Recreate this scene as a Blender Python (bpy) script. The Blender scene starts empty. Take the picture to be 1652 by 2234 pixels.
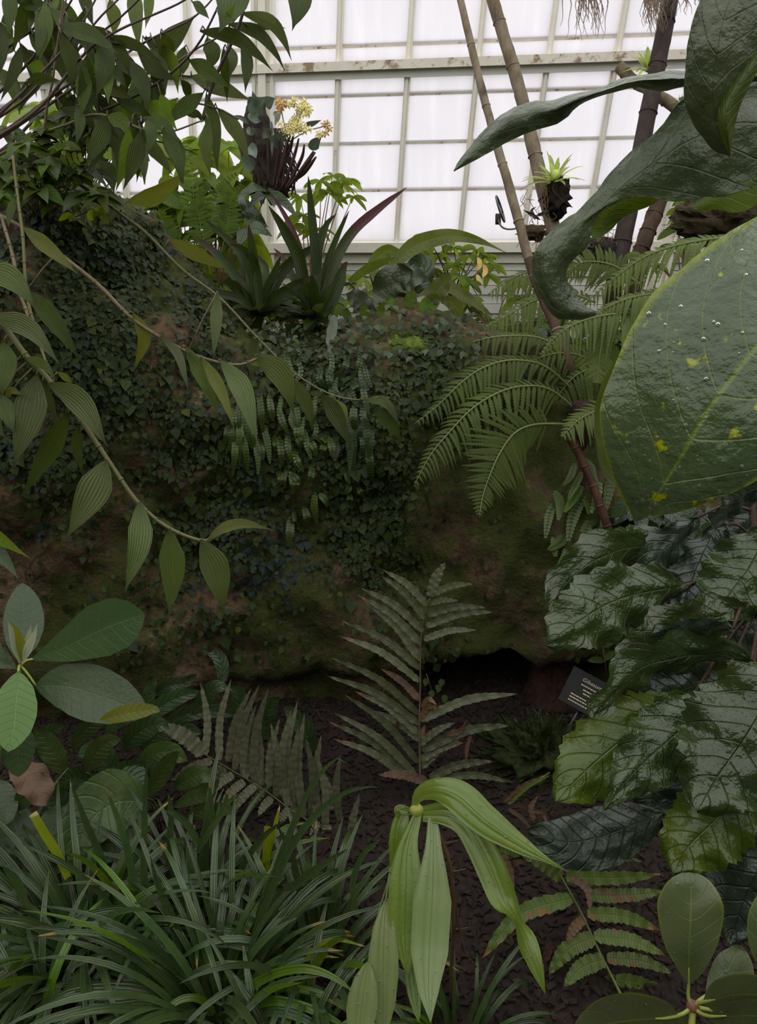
import bpy, math, random
import numpy as np
from mathutils import Vector, noise
from mathutils.bvhtree import BVHTree

# ------------------------------------------------------------------ camera, sky, exposure
S = bpy.context.scene
COL = S.collection
FPX, CX, CY = 1669.0, 826.0, 1117.0
PITCH = math.radians(25.0)
EYE = np.array([0.0, 0.0, 1.6])
RIGHT = np.array([1.0, 0.0, 0.0])
FWD = np.array([0.0, math.cos(PITCH), -math.sin(PITCH)])
UP = np.array([0.0, math.sin(PITCH), math.cos(PITCH)])
cd = bpy.data.cameras.new('camera'); cam = bpy.data.objects.new('camera', cd); COL.objects.link(cam)
cam.location = EYE; cam.rotation_euler = (math.pi/2-PITCH, 0, 0)
cd.sensor_fit = 'VERTICAL'; cd.sensor_height = 36.0; cd.lens = FPX/2234*36; cd.clip_start = 0.02
S.camera = cam
S.view_settings.view_transform = 'Standard'; S.view_settings.look = 'None'
S.view_settings.gamma = 1; S.view_settings.use_curve_mapping = False
S.view_settings.exposure = 0.95
w = bpy.data.worlds.new('overcast_sky'); S.world = w; w.use_nodes = True
w.node_tree.nodes['Background'].inputs[0].default_value = (0.95, 0.94, 0.93, 1)
w.node_tree.nodes['Background'].inputs[1].default_value = 1.0
S.cycles.max_bounces = 6; S.cycles.diffuse_bounces = 3; S.cycles.glossy_bounces = 2
S.cycles.transmission_bounces = 4; S.cycles.transparent_max_bounces = 6
S.cycles.use_denoising = True

# ------------------------------------------------------------------ helpers
R = random.Random(7)
def nrm(v):
    v = np.asarray(v, float); return v/(np.linalg.norm(v)+1e-12)
def P(x, y, d):
    return EYE + d*(FWD + (x-CX)/FPX*RIGHT + (CY-y)/FPX*UP)
def proj(p):
    q = np.asarray(p)-EYE; c = q@FWD
    return CX+FPX*(q@RIGHT)/c, CY-FPX*(q@UP)/c, c
def ground(x, y, z=0.0):
    r = FWD + (x-CX)/FPX*RIGHT + (CY-y)/FPX*UP
    return EYE + r*((z-EYE[2])/r[2])
def cr(pts, n):
    p = np.asarray(pts, float)
    if len(p) == 2: return p[0]+(p[1]-p[0])*np.linspace(0, 1, n)[:, None]
    L = np.r_[0, np.cumsum(np.linalg.norm(np.diff(p[:, :2], axis=0), axis=1)+1e-9)]; L /= L[-1]
    q = np.vstack([2*p[0]-p[1], p, 2*p[-1]-p[-2]])
    out = []
    for t in np.linspace(0, 1, n):
        i = min(max(np.searchsorted(L, t, side='right')-1, 0), len(p)-2)
        f = (t-L[i])/(L[i+1]-L[i])
        a, b, c, d = q[i], q[i+1], q[i+2], q[i+3]
        out.append(.5*((2*b)+(c-a)*f+(2*a-5*b+4*c-d)*f*f+(3*b-a-3*c+d)*f**3))
    return np.array(out)
def path(pts, d0, d1=None, n=12):
    """pixel way-points -> smooth 3D curve, depth running from d0 to d1 (or given per point)"""
    d1 = d0 if d1 is None else d1
    k = len(pts); P3 = []
    for i, p in enumerate(pts):
        d = p[2] if len(p) > 2 else d0+(d1-d0)*i/max(k-1, 1)
        P3.append((p[0], p[1], d))
    return np.array([P(*c) for c in cr(P3, n)])

class MB:
    def __init__(s): s.v = []; s.f = []; s.uv = []
    def grid(s, g, u=None, v=None):
        n, m = g.shape[:2]; o = len(s.v)
        s.v.extend(g.reshape(-1, 3).tolist())
        u = np.linspace(0, 1, m) if u is None else u
        v = np.linspace(0, 1, n) if v is None else v
        for i in range(n):
            for j in range(m): s.uv.append((u[j], v[i]))
        for i in range(n-1):
            for j in range(m-1):
                a = o+i*m+j; s.f.append((a, a+1, a+m+1, a+m))
    def tube(s, pts, r, sides=6, cap=True):
        pts = np.asarray(pts, float); n = len(pts)
        r = np.interp(np.linspace(0, 1, n), np.linspace(0, 1, len(r)), r) if hasattr(r, '__len__') else np.full(n, r)
        o = len(s.v); N = None
        for i in range(n):
            T = nrm(pts[min(i+1, n-1)]-pts[max(i-1, 0)])
            if N is None: N = nrm(np.cross(T, (0.3, 1, 0.2)))
            N = nrm(N-T*(N@T)); B = np.cross(T, N)
            for k in range(sides):
                a = 2*math.pi*k/sides
                s.v.append((pts[i]+r[i]*(math.cos(a)*N+math.sin(a)*B)).tolist()); s.uv.append((k/sides, i/(n-1)))
        for i in range(n-1):
            for k in range(sides):
                a = o+i*sides+k; b = o+i*sides+(k+1) % sides
                s.f.append((a, b, b+sides, a+sides))
        if cap:
            s.f.append(tuple(o+k for k in range(sides))[::-1]); s.f.append(tuple(o+(n-1)*sides+k for k in range(sides)))
    def box(s, c, ax, ay, az):
        """box centred at c with half-axis vectors"""
        o = len(s.v)
        for i in (-1, 1):
            for j in (-1, 1):
                for k in (-1, 1):
                    s.v.append((np.asarray(c)+i*np.asarray(ax)+j*np.asarray(ay)+k*np.asarray(az)).tolist()); s.uv.append(((i+1)/2, (k+1)/2))
        for f in ((0, 1, 3, 2), (4, 6, 7, 5), (0, 4, 5, 1), (2, 3, 7, 6), (0, 2, 6, 4), (1, 5, 7, 3)): s.f.append(tuple(o+i for i in f))
    def poly(s, vs, uvs=None):
        o = len(s.v); s.v.extend([list(map(float, v)) for v in vs]); s.uv.extend(uvs or [(.5, .5)]*len(vs))
        s.f.append(tuple(range(o, o+len(vs))))
    def blob(s, c, r, seed=0, amp=.25, freq=2.0, nu=16, nv=10, sq=(1, 1, 1)):
        g = np.zeros((nv+1, nu+1, 3))
        for i in range(nv+1):
            for j in range(nu+1):
                th = math.pi*i/nv; ph = 2*math.pi*(j % nu)/nu
                d = np.array([math.sin(th)*math.cos(ph), math.sin(th)*math.sin(ph), math.cos(th)])
                k = 1+amp*noise.fractal(Vector(d*freq+seed*3.7), 1, 2, 4)
                g[i, j] = np.asarray(c)+d*r*k*np.array(sq)
        s.grid(g)

ROOT = {}
def build(name, mb, mat, parent=None, smooth=True, **props):
    base = np.array(ROOT.get(parent.name, (0, 0, 0))) if parent else np.zeros(3)
    me = bpy.data.meshes.new(name)
    va = np.array(mb.v)-base
    me.from_pydata(va.tolist(), [], mb.f)
    uvl = me.uv_layers.new(name='UVMap')
    li = np.empty(len(me.loops), np.int32); me.loops.foreach_get('vertex_index', li)
    uvl.data.foreach_set('uv', np.array(mb.uv, np.float32)[li].ravel())
    me.polygons.foreach_set('use_smooth', np.full(len(me.polygons), smooth))
    if isinstance(mat, (list, tuple)): mat = R.choice(mat)
    me.materials.append(mat)
    o = bpy.data.objects.new(name, me); COL.objects.link(o)
    if parent: o.parent = parent; ROOT[o.name] = tuple(base)
    for k, v_ in props.items(): o[k] = v_
    return o
def thing(name, label, cat, loc, group=None):
    o = bpy.data.objects.new(name, None); COL.objects.link(o); o.empty_display_size = .05
    o.location = loc; ROOT[o.name] = tuple(loc); o['label'] = label; o['category'] = cat
    if group: o['group'] = group
    return o

PROF = {
 'lance': [(0, .08), (.1, .48), (.3, .98), (.38, 1), (.55, .84), (.75, .45), (.88, .15), (1, .01)],
 'ell': [(0, .05), (.06, .35), (.2, .75), (.4, .98), (.55, 1), (.75, .82), (.9, .48), (.97, .22), (1, .02)],
 'obov': [(0, .06), (.08, .2), (.3, .6), (.6, 1), (.8, .95), (.93, .6), (1, .08)],
 'ovate': [(0, .12), (.06, .55), (.25, 1), (.45, .93), (.7, .6), (.9, .2), (1, .01)],
 'strap': [(0, .5), (.1, .8), (.4, 1), (.7, .85), (.9, .4), (1, .02)],
 'blade': [(0, .6), (.3, 1), (.7, .85), (.9, .45), (1, .04)],
 'pinna': [(0, .5), (.06, .9), (.3, 1), (.6, .9), (.85, .5), (1, .03)],
 'lily': [(0, .25), (.15, .45), (.4, 1), (.65, .95), (.85, .5), (1, .01)],
 'cut': [(0, .8), (.5, 1), (1, .9)],
}
VIEW = lambda p: nrm(EYE-p)
def leafgrid(sp, w, prof='lance', roll=0.0, fold=.18, cup=0.0, wave=0.0, wf=3.0, ser=0.0, sf=14, cols=5, face=None, bumps=0.0, ph=0.0):
    """sheet following spine sp, half-width w (m) * profile; face = direction its upper side looks at"""
    n = len(sp); pr = np.array(PROF[prof]); t = np.linspace(0, 1, n)
    hw = np.interp(t, pr[:, 0], pr[:, 1])*w
    g = np.zeros((n, cols, 3)); us = np.linspace(-1, 1, cols); Sp = None
    for i in range(n):
        T = nrm(sp[min(i+1, n-1)]-sp[max(i-1, 0)])
        F = VIEW(sp[i]) if face is None else np.asarray(face, float)
        s_ = np.cross(T, F)
        if np.linalg.norm(s_) < .25 and Sp is not None: s_ = s_+Sp*.6
        s_ = nrm(s_); Sp = s_
        N = nrm(np.cross(s_, T)); rl = roll(t[i]) if callable(roll) else roll
        s2 = s_*math.cos(rl)+N*math.sin(rl); N2 = np.cross(s2, T)
        e = 1+ser*(((t[i]*sf+ph) % 1)-.5) if ser else 1
        for j, u in enumerate(us):
            z = fold*abs(u)*hw[i]+cup*u*u*hw[i]+wave*w*u*u*math.sin(ph*6+wf*6.283*t[i]+(1.7 if u > 0 else 0))
            if bumps: z += bumps*w*noise.noise(Vector((t[i]*7+ph*9, u*2.5, ph)))
            g[i, j] = sp[i]+s2*u*hw[i]*(e if abs(u) > .9 else 1)+N2*z
    return g
def px_leaf(root, pts, wpx, d0, d1=None, mat=None, prof='lance', n=14, name='leaf', roll=None, label=None, **k):
    sp = path(pts, d0, d1, n); dm = (d0+(d0 if d1 is None else d1))/2
    mb = MB(); roll = R.uniform(-.35, .35) if roll is None else roll
    mb.grid(leafgrid(sp, wpx*.5*dm/FPX, prof, roll, ph=R.random(), **k))
    o = build(name, mb, mat, root)
    if label: o['label'] = label
    return o
def loft(root, curves, mat, n=40, m=17, name='leaf', ser=0.0, sf=20, bumps=0.0, bf=18, label=None, camber=0.0, drops=0):
    """sheet through several space curves: left edge ... midrib ... right edge, pixel way-points with depth"""
    C3 = [np.array([P(*q) for q in cr(c, n)]) for c in curves]
    k = len(C3); us = np.linspace(0, 1, m); g = np.zeros((n, m, 3))
    for i in range(n):
        row = cr([(j/(k-1)*1000, 0, *C3[j][i]) for j in range(k)], m)[:, 2:]
        if ser:
            e = ser*(abs(((i/n*sf) % 1)-.5)-.25)
            row[0] += (row[0]-row[1])*e; row[-1] += (row[-1]-row[-2])*e
        g[i] = row
    Nn = np.cross(np.gradient(g, axis=0), np.gradient(g, axis=1)); Nn /= np.linalg.norm(Nn, axis=2, keepdims=True)+1e-12
    for i in range(n):
        for j in range(m):
            b = bumps*noise.fractal(Vector(g[i, j]*bf), 1, 2, 3)+camber*math.sin(us[j]*math.pi)
            g[i, j] += Nn[i, j]*b
    mb = MB(); mb.grid(g); o = build(name, mb, mat, root)
    if label: o['label'] = label
    if drops:
        md = MB(); Nn = np.cross(np.gradient(g, axis=0), np.gradient(g, axis=1)); Nn /= np.linalg.norm(Nn, axis=2, keepdims=True)+1e-12
        for _ in range(drops):
            i, j = R.randrange(2, n-2), R.randrange(1, m-1); nn_ = Nn[i, j] if Nn[i, j]@VIEW(g[i, j]) > 0 else -Nn[i, j]
            q = g[i, j]+(g[i+1, j]-g[i, j])*R.random()+(g[i, j+1]-g[i, j])*R.random() if j < m-1 else g[i, j]
            md.blob(q+nn_*.0002, R.choice([.0009, .0012, .0016, .0022]), i, .2, 3, 8, 5)
        build('water_drops', md, M['water'], root, kind='stuff')
    return o

# ------------------------------------------------------------------ materials
def new_mat(name):
    m = bpy.data.materials.new(name); m.use_nodes = True
    nt = m.node_tree; nt.nodes.clear(); return m, nt
class NT:
    def __init__(s, nt): s.nt = nt
    def n(s, t, **kw):
        x = s.nt.nodes.new(t)
        for k, v in kw.items(): setattr(x, k, v)
        return x
    def put(s, sock, v):
        if isinstance(v, bpy.types.NodeSocket): s.nt.links.new(v, sock)
        elif hasattr(v, '__len__') and len(v) == 3 and sock.type == 'RGBA': sock.default_value = (*v, 1)
        else: sock.default_value = v
    def m(s, op, a, b=0.0, c=None):
        x = s.n('ShaderNodeMath', operation=op); s.put(x.inputs[0], a); s.put(x.inputs[1], b)
        if c is not None: s.put(x.inputs[2], c)
        return x.outputs[0]
    def mr(s, v, a, b, c=0.0, d=1.0):
        x = s.n('ShaderNodeMapRange', interpolation_type='SMOOTHSTEP'); s.put(x.inputs[0], v)
        for i, k in enumerate((a, b, c, d)): x.inputs[i+1].default_value = k
        return x.outputs[0]
    def mix(s, f, a, b):
        x = s.n('ShaderNodeMix', data_type='RGBA'); s.put(x.inputs[0], f); s.put(x.inputs[6], a); s.put(x.inputs[7], b); return x.outputs[2]
    def noise(s, vec, scale, detail=3.0, rough=.55):
        x = s.n('ShaderNodeTexNoise'); s.put(x.inputs['Vector'], vec); x.inputs['Scale'].default_value = scale
        x.inputs['Detail'].default_value = detail; x.inputs['Roughness'].default_value = rough; return x.outputs[0]
    def bump(s, h, dist, strength=1.0):
        x = s.n('ShaderNodeBump'); x.inputs['Strength'].default_value = strength; x.inputs['Distance'].default_value = dist
        s.put(x.inputs['Height'], h); return x.outputs[0]
    def out(s, sh):
        o = s.n('ShaderNodeOutputMaterial'); s.nt.links.new(sh, o.inputs[0])
    def pbsdf(s, col, rough, spec=.5, normal=None):
        b = s.n('ShaderNodeBsdfPrincipled'); s.put(b.inputs['Base Color'], col); s.put(b.inputs['Roughness'], rough)
        b.inputs['Specular IOR Level'].default_value = spec
        if normal is not None: s.put(b.inputs['Normal'], normal)
        return b.outputs[0]

def leafmat(name, c1, c2, vein=None, mode=None, nv=10, k=1.6, rough=.4, trans=.25, tcol=None, bscale=60, bdist=.0008, vdist=.0006,
            spec=.5, midw=.05, vs=.5, tip=None, tip0=.85, blotch=None, bl0=.62, blscale=14, edge=None, rv=.25, vw=.12):
    m, nt = new_mat(name); N = NT(nt)
    uv = N.n('ShaderNodeUVMap').outputs[0]; sx = N.n('ShaderNodeSeparateXYZ'); nt.links.new(uv, sx.inputs[0])
    u, v = sx.outputs[0], sx.outputs[1]
    oc = N.n('ShaderNodeTexCoord').outputs['Object']
    rnd = N.n('ShaderNodeObjectInfo').outputs['Random']
    a = N.m('MULTIPLY', N.m('ABSOLUTE', N.m('SUBTRACT', u, .5)), 2.0)
    col = N.mix(N.mr(N.noise(oc, 9.0), .35, .65), c1, c2)
    h = N.noise(oc, bscale, 4.0)
    if blotch is not None:
        f = N.mr(N.noise(oc, blscale, 4.0), bl0, bl0+.06); col = N.mix(f, col, blotch)
    if mode:
        mid = N.mr(a, 0.0, midw, 1.0, 0.0)
        if mode == 'par':
            vm = N.m('MULTIPLY_ADD', N.m('SINE', N.m('MULTIPLY', u, nv*6.2832)), .5, .5)
            vm = N.m('POWER', vm, 2.0)
        else:
            q = N.m('PINGPONG', N.m('SUBTRACT', N.m('MULTIPLY', v, float(nv)), N.m('MULTIPLY', N.m('POWER', a, 1.25), k)), .5)
            vm = N.mr(q, 0.0, vw, 1.0, 0.0)
        h = N.m('SUBTRACT', N.m('MULTIPLY', h, bdist*1000), N.m('MULTIPLY', N.m('MAXIMUM', mid, vm), vdist*1000))
        if vein is not None:
            col = N.mix(N.m('MULTIPLY', vm, vs), col, vein); col = N.mix(N.m('MULTIPLY', mid, min(1, vs*1.8)), col, vein)
    else: h = N.m('MULTIPLY', h, bdist*1000)
    if edge is not None:
        f = N.mr(N.m('ADD', a, N.m('MULTIPLY', N.noise(oc, 25.0), .25)), 1.04, 1.14); col = N.mix(f, col, edge)
    if tip is not None:
        f = N.mr(N.m('ADD', v, N.m('MULTIPLY', N.m('SUBTRACT', N.m('ADD', rnd, N.noise(oc, 20.0)), 1.0), .35)), tip0, tip0+.06); col = N.mix(f, col, tip)
    hs = N.n('ShaderNodeHueSaturation'); N.put(hs.inputs['Color'], col)
    N.put(hs.inputs['Value'], N.m('MULTIPLY_ADD', rnd, rv*2, 1-rv)); N.put(hs.inputs['Hue'], N.m('MULTIPLY_ADD', rnd, .02, .483)); hs.inputs['Saturation'].default_value = 1.18
    col = hs.outputs[0]
    nb = N.bump(h, .001)
    rg = N.m('ADD', N.m('MULTIPLY', N.noise(oc, 30.0), .2), rough-.1)
    sh = N.pbsdf(col, rg, spec, nb)
    if trans > 0:
        t = N.n('ShaderNodeBsdfTranslucent')
        hs2 = N.n('ShaderNodeHueSaturation'); N.put(hs2.inputs['Color'], col); hs2.inputs['Value'].default_value = 2.3; hs2.inputs['Saturation'].default_value = 1.0; hs2.inputs['Hue'].default_value = .475
        N.put(t.inputs[0], hs2.outputs[0] if tcol is None else tcol); nt.links.new(nb, t.inputs[1])
        mx = N.n('ShaderNodeMixShader'); mx.inputs[0].default_value = trans
        nt.links.new(sh, mx.inputs[1]); nt.links.new(t.outputs[0], mx.inputs[2]); sh = mx.outputs[0]
    N.out(sh); return m
def plain(name, c1, c2, scale=20, rough=.7, bump=.002, spec=.3, c3=None, s3=5, th=.55, stretch=None, rv=0.0):
    m, nt = new_mat(name); N = NT(nt)
    oc = N.n('ShaderNodeTexCoord').outputs['Object']
    if stretch:
        mp = N.n('ShaderNodeMapping'); nt.links.new(oc, mp.inputs[0]); mp.inputs['Scale'].default_value = stretch; oc = mp.outputs[0]
    f = N.noise(oc, scale, 5.0, .6)
    col = N.mix(N.mr(f, .35, .65), c1, c2)
    if c3 is not None: col = N.mix(N.mr(N.noise(oc, s3, 5.0, .65), th, th+.12), col, c3)
    if rv:
        hs = N.n('ShaderNodeHueSaturation'); N.put(hs.inputs['Color'], col)
        N.put(hs.inputs['Value'], N.m('MULTIPLY_ADD', N.n('ShaderNodeObjectInfo').outputs['Random'], rv*2, 1-rv)); col = hs.outputs[0]
    N.out(N.pbsdf(col, rough, spec, N.bump(f, bump))); return m

M = {}
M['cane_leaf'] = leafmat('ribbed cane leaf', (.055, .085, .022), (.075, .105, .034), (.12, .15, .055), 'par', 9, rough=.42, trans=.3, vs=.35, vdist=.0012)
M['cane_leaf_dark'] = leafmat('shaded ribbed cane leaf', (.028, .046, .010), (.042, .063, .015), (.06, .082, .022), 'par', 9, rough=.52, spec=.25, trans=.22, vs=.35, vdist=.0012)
M['cane_under'] = leafmat('olive cane leaf', (.085, .105, .018), (.10, .12, .025), (.15, .16, .05), 'par', 9, rough=.5, trans=.3, vs=.3)
M['cane'] = plain('cane stem', (.10, .11, .035), (.13, .115, .045), 30, .5, .001, c3=(.13, .055, .035), s3=4, th=.52)
M['cane_purple'] = plain('purple cane stem', (.055, .03, .028), (.075, .05, .035), 30, .5, .001)
M['cane_tan'] = plain('dry tan cane', (.17, .13, .075), (.11, .085, .045), 25, .6, .001)
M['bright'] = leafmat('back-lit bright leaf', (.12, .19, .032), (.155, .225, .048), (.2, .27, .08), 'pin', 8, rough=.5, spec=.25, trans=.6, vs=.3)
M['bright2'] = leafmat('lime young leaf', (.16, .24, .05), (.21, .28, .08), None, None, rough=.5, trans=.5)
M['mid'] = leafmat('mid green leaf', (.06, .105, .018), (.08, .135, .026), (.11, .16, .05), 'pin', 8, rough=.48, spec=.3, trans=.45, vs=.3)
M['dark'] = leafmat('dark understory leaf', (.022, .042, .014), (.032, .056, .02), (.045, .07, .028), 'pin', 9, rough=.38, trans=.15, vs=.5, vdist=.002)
M['dark2'] = leafmat('lighter understory leaf', (.036, .06, .018), (.05, .08, .024), (.08, .11, .04), 'pin', 9, rough=.42, trans=.2, vs=.4, vdist=.001, bdist=.002)  # understory leaf in a lighter green than the dark one
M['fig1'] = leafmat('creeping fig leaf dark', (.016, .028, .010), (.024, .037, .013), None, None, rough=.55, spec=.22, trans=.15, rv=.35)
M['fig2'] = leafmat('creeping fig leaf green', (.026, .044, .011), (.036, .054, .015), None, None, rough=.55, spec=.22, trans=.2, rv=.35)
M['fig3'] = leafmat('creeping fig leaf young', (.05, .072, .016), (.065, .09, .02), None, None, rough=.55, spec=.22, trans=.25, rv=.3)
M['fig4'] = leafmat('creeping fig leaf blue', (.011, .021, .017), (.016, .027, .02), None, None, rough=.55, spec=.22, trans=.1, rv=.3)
M['brom'] = leafmat('bromeliad leaf', (.02, .036, .009), (.03, .048, .012), (.04, .06, .018), 'par', 6, rough=.36, trans=.25, vs=.2, tip=(.05, .032, .026), tip0=.9, spec=.3)
M['brom_red'] = leafmat('bromeliad leaf flushed red', (.024, .036, .012), (.036, .044, .016), (.045, .05, .022), 'par', 5, rough=.4, spec=.3, trans=.25, vs=.2, tip=(.075, .038, .036), tip0=.6)
M['brom_lime'] = leafmat('pale lime bromeliad leaf', (.22, .29, .10), (.29, .35, .16), None, None, rough=.45, trans=.5)
M['strap'] = leafmat('strap fern leaf', (.06, .085, .018), (.085, .11, .028), (.14, .16, .05), 'pin', 26, .6, rough=.4, trans=.35, vs=.25, midw=.09)
M['strap_grey'] = leafmat('grey green strap leaf', (.06, .08, .052), (.08, .10, .066), (.11, .13, .09), 'pin', 18, .8, rough=.4, trans=.15, vs=.3)
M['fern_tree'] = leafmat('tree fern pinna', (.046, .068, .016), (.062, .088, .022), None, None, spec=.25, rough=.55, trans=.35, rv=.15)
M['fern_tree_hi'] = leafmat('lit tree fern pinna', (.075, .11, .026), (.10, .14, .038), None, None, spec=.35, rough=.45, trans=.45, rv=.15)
M['fern_small'] = leafmat('small hanging fern', (.05, .085, .022), (.07, .105, .03), None, None, rough=.45, trans=.3, rv=.3)
M['fern_dark'] = leafmat('dark fern', (.03, .055, .016), (.045, .072, .022), None, None, rough=.45, trans=.3, rv=.3)
M['sword'] = leafmat('sword fern pinna', (.072, .084, .042), (.095, .105, .056), (.12, .12, .07), 'pin', 16, .5, rough=.45, trans=.22, vs=.35, midw=.12, tip=(.12, .075, .04), tip0=.98, rv=.2)
M['sword_dead'] = leafmat('withered brown pinna', (.13, .078, .042), (.09, .06, .036), None, None, rough=.6, trans=.2)
M['sword_grey'] = leafmat('grey sword fern pinna', (.105, .108, .068), (.135, .135, .09), (.06, .063, .036), 'pin', 11, .0, rough=.5, trans=.2, vs=.5, midw=.02, vw=.34, rv=.2, vdist=.0002, spec=.3)
M['ladder'] = leafmat('ladder fern pinna', (.075, .115, .028), (.10, .14, .04), (.12, .16, .055), 'pin', 22, .5, rough=.42, trans=.25, vs=.25, midw=.1, blotch=(.19, .11, .055), bl0=.60, blscale=26, tip=(.2, .115, .055), tip0=.97)
M['grass'] = leafmat('dark lilyturf blade', (.036, .064, .025), (.052, .083, .031), (.07, .10, .042), 'par', 3, rough=.28, trans=.2, vs=.3, spec=.6, rv=.3, tip=(.3, .2, .09), tip0=1.04)
M['grass_bright'] = leafmat('fresh lilyturf blade', (.07, .135, .022), (.09, .16, .03), (.12, .19, .05), 'par', 3, rough=.28, trans=.3, vs=.3, spec=.6)
M['grass_cut'] = leafmat('cut yellow blade', (.16, .22, .03), (.22, .26, .05), (.3, .32, .1), 'par', 4, rough=.35, trans=.3, vs=.3, tip=(.6, .52, .3), tip0=1.0)
M['lily'] = leafmat('glossy bright lily leaf', (.125, .195, .045), (.15, .22, .06), (.075, .13, .03), 'par', 3.5, rv=.1, rough=.24, trans=.3, vs=.25, spec=.6, vdist=.0005, midw=.05, bscale=90, bdist=.0004)
M['lily_pale'] = leafmat('pale lily leaf', (.165, .22, .09), (.19, .245, .115), (.11, .155, .06), 'par', 3.5, rv=.1, rough=.3, trans=.25, vs=.25, spec=.5, vdist=.0005, bdist=.0004)
M['rhodo'] = leafmat('leathery leaf', (.052, .072, .030), (.068, .085, .038), (.16, .18, .06), 'pin', 7, 1.1, rough=.33, trans=.12, vs=.28, midw=.045, vdist=.0003, edge=(.11, .13, .035), vw=.05)
M['rhodo_left'] = leafmat('matt grey green leaf', (.034, .06, .023), (.044, .072, .028), (.10, .14, .055), 'pin', 10, 1.2, rough=.45, trans=.15, vs=.2, midw=.04, vdist=.0003, vw=.06, bscale=120, bdist=.0012)
M['rhodo_left_hi'] = leafmat('fresh green leaf', (.085, .15, .045), (.10, .17, .055), (.17, .24, .11), 'pin', 10, 1.2, rough=.45, trans=.25, vs=.4, midw=.05, vw=.06)
M['bud'] = leafmat('pale downy bud leaf', (.26, .30, .19), (.32, .35, .24), (.36, .4, .3), 'par', 3, rough=.6, trans=.3, vs=.3)
M['olive_under'] = leafmat('olive leaf underside', (.12, .15, .02), (.15, .17, .035), (.19, .21, .06), 'pin', 10, 1.2, rough=.5, trans=.3, vs=.4)
M['big'] = leafmat('big puckered leaf', (.042, .068, .030), (.056, .085, .036), (.11, .16, .04), 'pin', 6, 1.7, rough=.30, trans=.1, vs=.55, midw=.04, bscale=85, bdist=.0045, vdist=.0006, blotch=(.24, .28, .03), bl0=.635, blscale=42, edge=(.14, .19, .025), rv=.05, vw=.045)
M['big_dark'] = leafmat('big dark puckered leaf', (.034, .048, .021), (.048, .064, .027), (.06, .08, .032), 'pin', 7, 1.5, rough=.40, trans=.08, vs=.3, midw=.03, bscale=45, bdist=.008, vdist=.0008, rv=.05, vw=.05)
M['big_under'] = leafmat('big leaf underside', (.045, .075, .014), (.06, .095, .02), (.09, .13, .035), 'pin', 8, 1.5, rough=.5, trans=.3, vs=.3, bdist=.001, rv=.05)
M['bullate'] = leafmat('glossy quilted leaf', (.026, .043, .015), (.037, .056, .019), (.055, .078, .027), 'pin', 9, 1.7, rough=.25, trans=.1, vs=.5, midw=.03, bscale=34, bdist=.011, vdist=.0022, spec=.6, rv=.12, vw=.06)
M['bullate_yel'] = leafmat('yellowing quilted leaf', (.05, .082, .018), (.075, .105, .022), (.12, .15, .05), 'pin', 8, 1.7, rough=.3, trans=.2, vs=.4, midw=.035, bscale=42, bdist=.006, vdist=.002, rv=.12, vw=.07)
M['bullate_dark'] = leafmat('blackish quilted leaf', (.02, .032, .021), (.028, .042, .026), (.035, .05, .03), 'pin', 10, 1.6, rough=.3, trans=.05, vs=.6, midw=.03, bscale=42, bdist=.006, vdist=.0022, rv=.12, vw=.1)
M['orchid_leaf'] = leafmat('grey green orchid leaf', (.06, .085, .062), (.08, .105, .075), (.11, .13, .09), 'par', 2, rough=.4, trans=.2, vs=.3)
M['petal'] = plain('pale yellow petal', (.75, .66, .26), (.8, .74, .4), 60, .6, .0005)
M['petal_old'] = plain('fading orange petal', (.62, .38, .14), (.66, .47, .22), 60, .6, .0005)
M['bulb'] = plain('dark red brown cane bulb', (.022, .010, .008), (.05, .022, .014), 40, .45, .001)
M['bark_black'] = plain('dark fibrous bark', (.012, .009, .007), (.028, .02, .014), 60, .9, .006, c3=(.035, .03, .012), s3=14, th=.58)
M['bark_tan'] = plain('weathered tan trunk', (.20, .165, .11), (.115, .085, .05), 24, .75, .003, c3=(.055, .038, .024), s3=9, th=.55, stretch=(1, 1, .35))
M['bark_dark'] = plain('dark brown trunk', (.024, .015, .013), (.042, .026, .02), 40, .75, .004, stretch=(1, 1, .3))
M['bark_brown'] = plain('brown trunk', (.085, .05, .032), (.05, .03, .02), 40, .8, .004, stretch=(1, 1, .3))
M['orange_stem'] = plain('orange brown stem', (.085, .038, .022), (.05, .022, .013), 30, .55, .001)
M['fibre'] = plain('reddish root fibre', (.05, .02, .013), (.02, .010, .008), 70, .95, .012, c3=(.07, .042, .02), s3=30, th=.6, stretch=(1, 1, .25))
M['root'] = plain('aerial root', (.12, .085, .055), (.2, .15, .1), 40, .8, .001)
M['moss'] = plain('bright moss', (.11, .15, .014), (.06, .085, .01), 60, .95, .004)
M['moss_brown'] = plain('brown moss ball', (.06, .045, .02), (.035, .024, .012), 70, .95, .008, c3=(.07, .075, .02), s3=18, th=.58)
M['moss_dark'] = plain('dark moss', (.03, .04, .008), (.018, .025, .006), 60, .95, .005)
M['dead'] = leafmat('dead brown leaf', (.13, .088, .055), (.09, .06, .038), (.2, .13, .08), 'pin', 8, rough=.65, trans=.15, vs=.3)
M['twig'] = plain('red brown twig', (.13, .07, .035), (.17, .11, .055), 30, .6, .001)
M['rachis'] = plain('frond midrib', (.14, .13, .075), (.10, .085, .05), 30, .5, .001)
M['rachis_g'] = plain('green frond midrib', (.10, .13, .035), (.12, .14, .045), 30, .5, .001)
M['petiole'] = plain('yellow green leaf stalk', (.26, .30, .05), (.30, .33, .08), 30, .4, .0005)
M['hub'] = plain('reddish bud', (.2, .09, .045), (.14, .06, .035), 40, .5, .002)
M['sign'] = plain('charcoal label plastic', (.016, .017, .016), (.02, .02, .019), 10, .6, .0002, spec=.15)
M['ink'] = plain('pale engraved lettering', (.42, .38, .24), (.5, .45, .3), 20, .6, .0)
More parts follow.
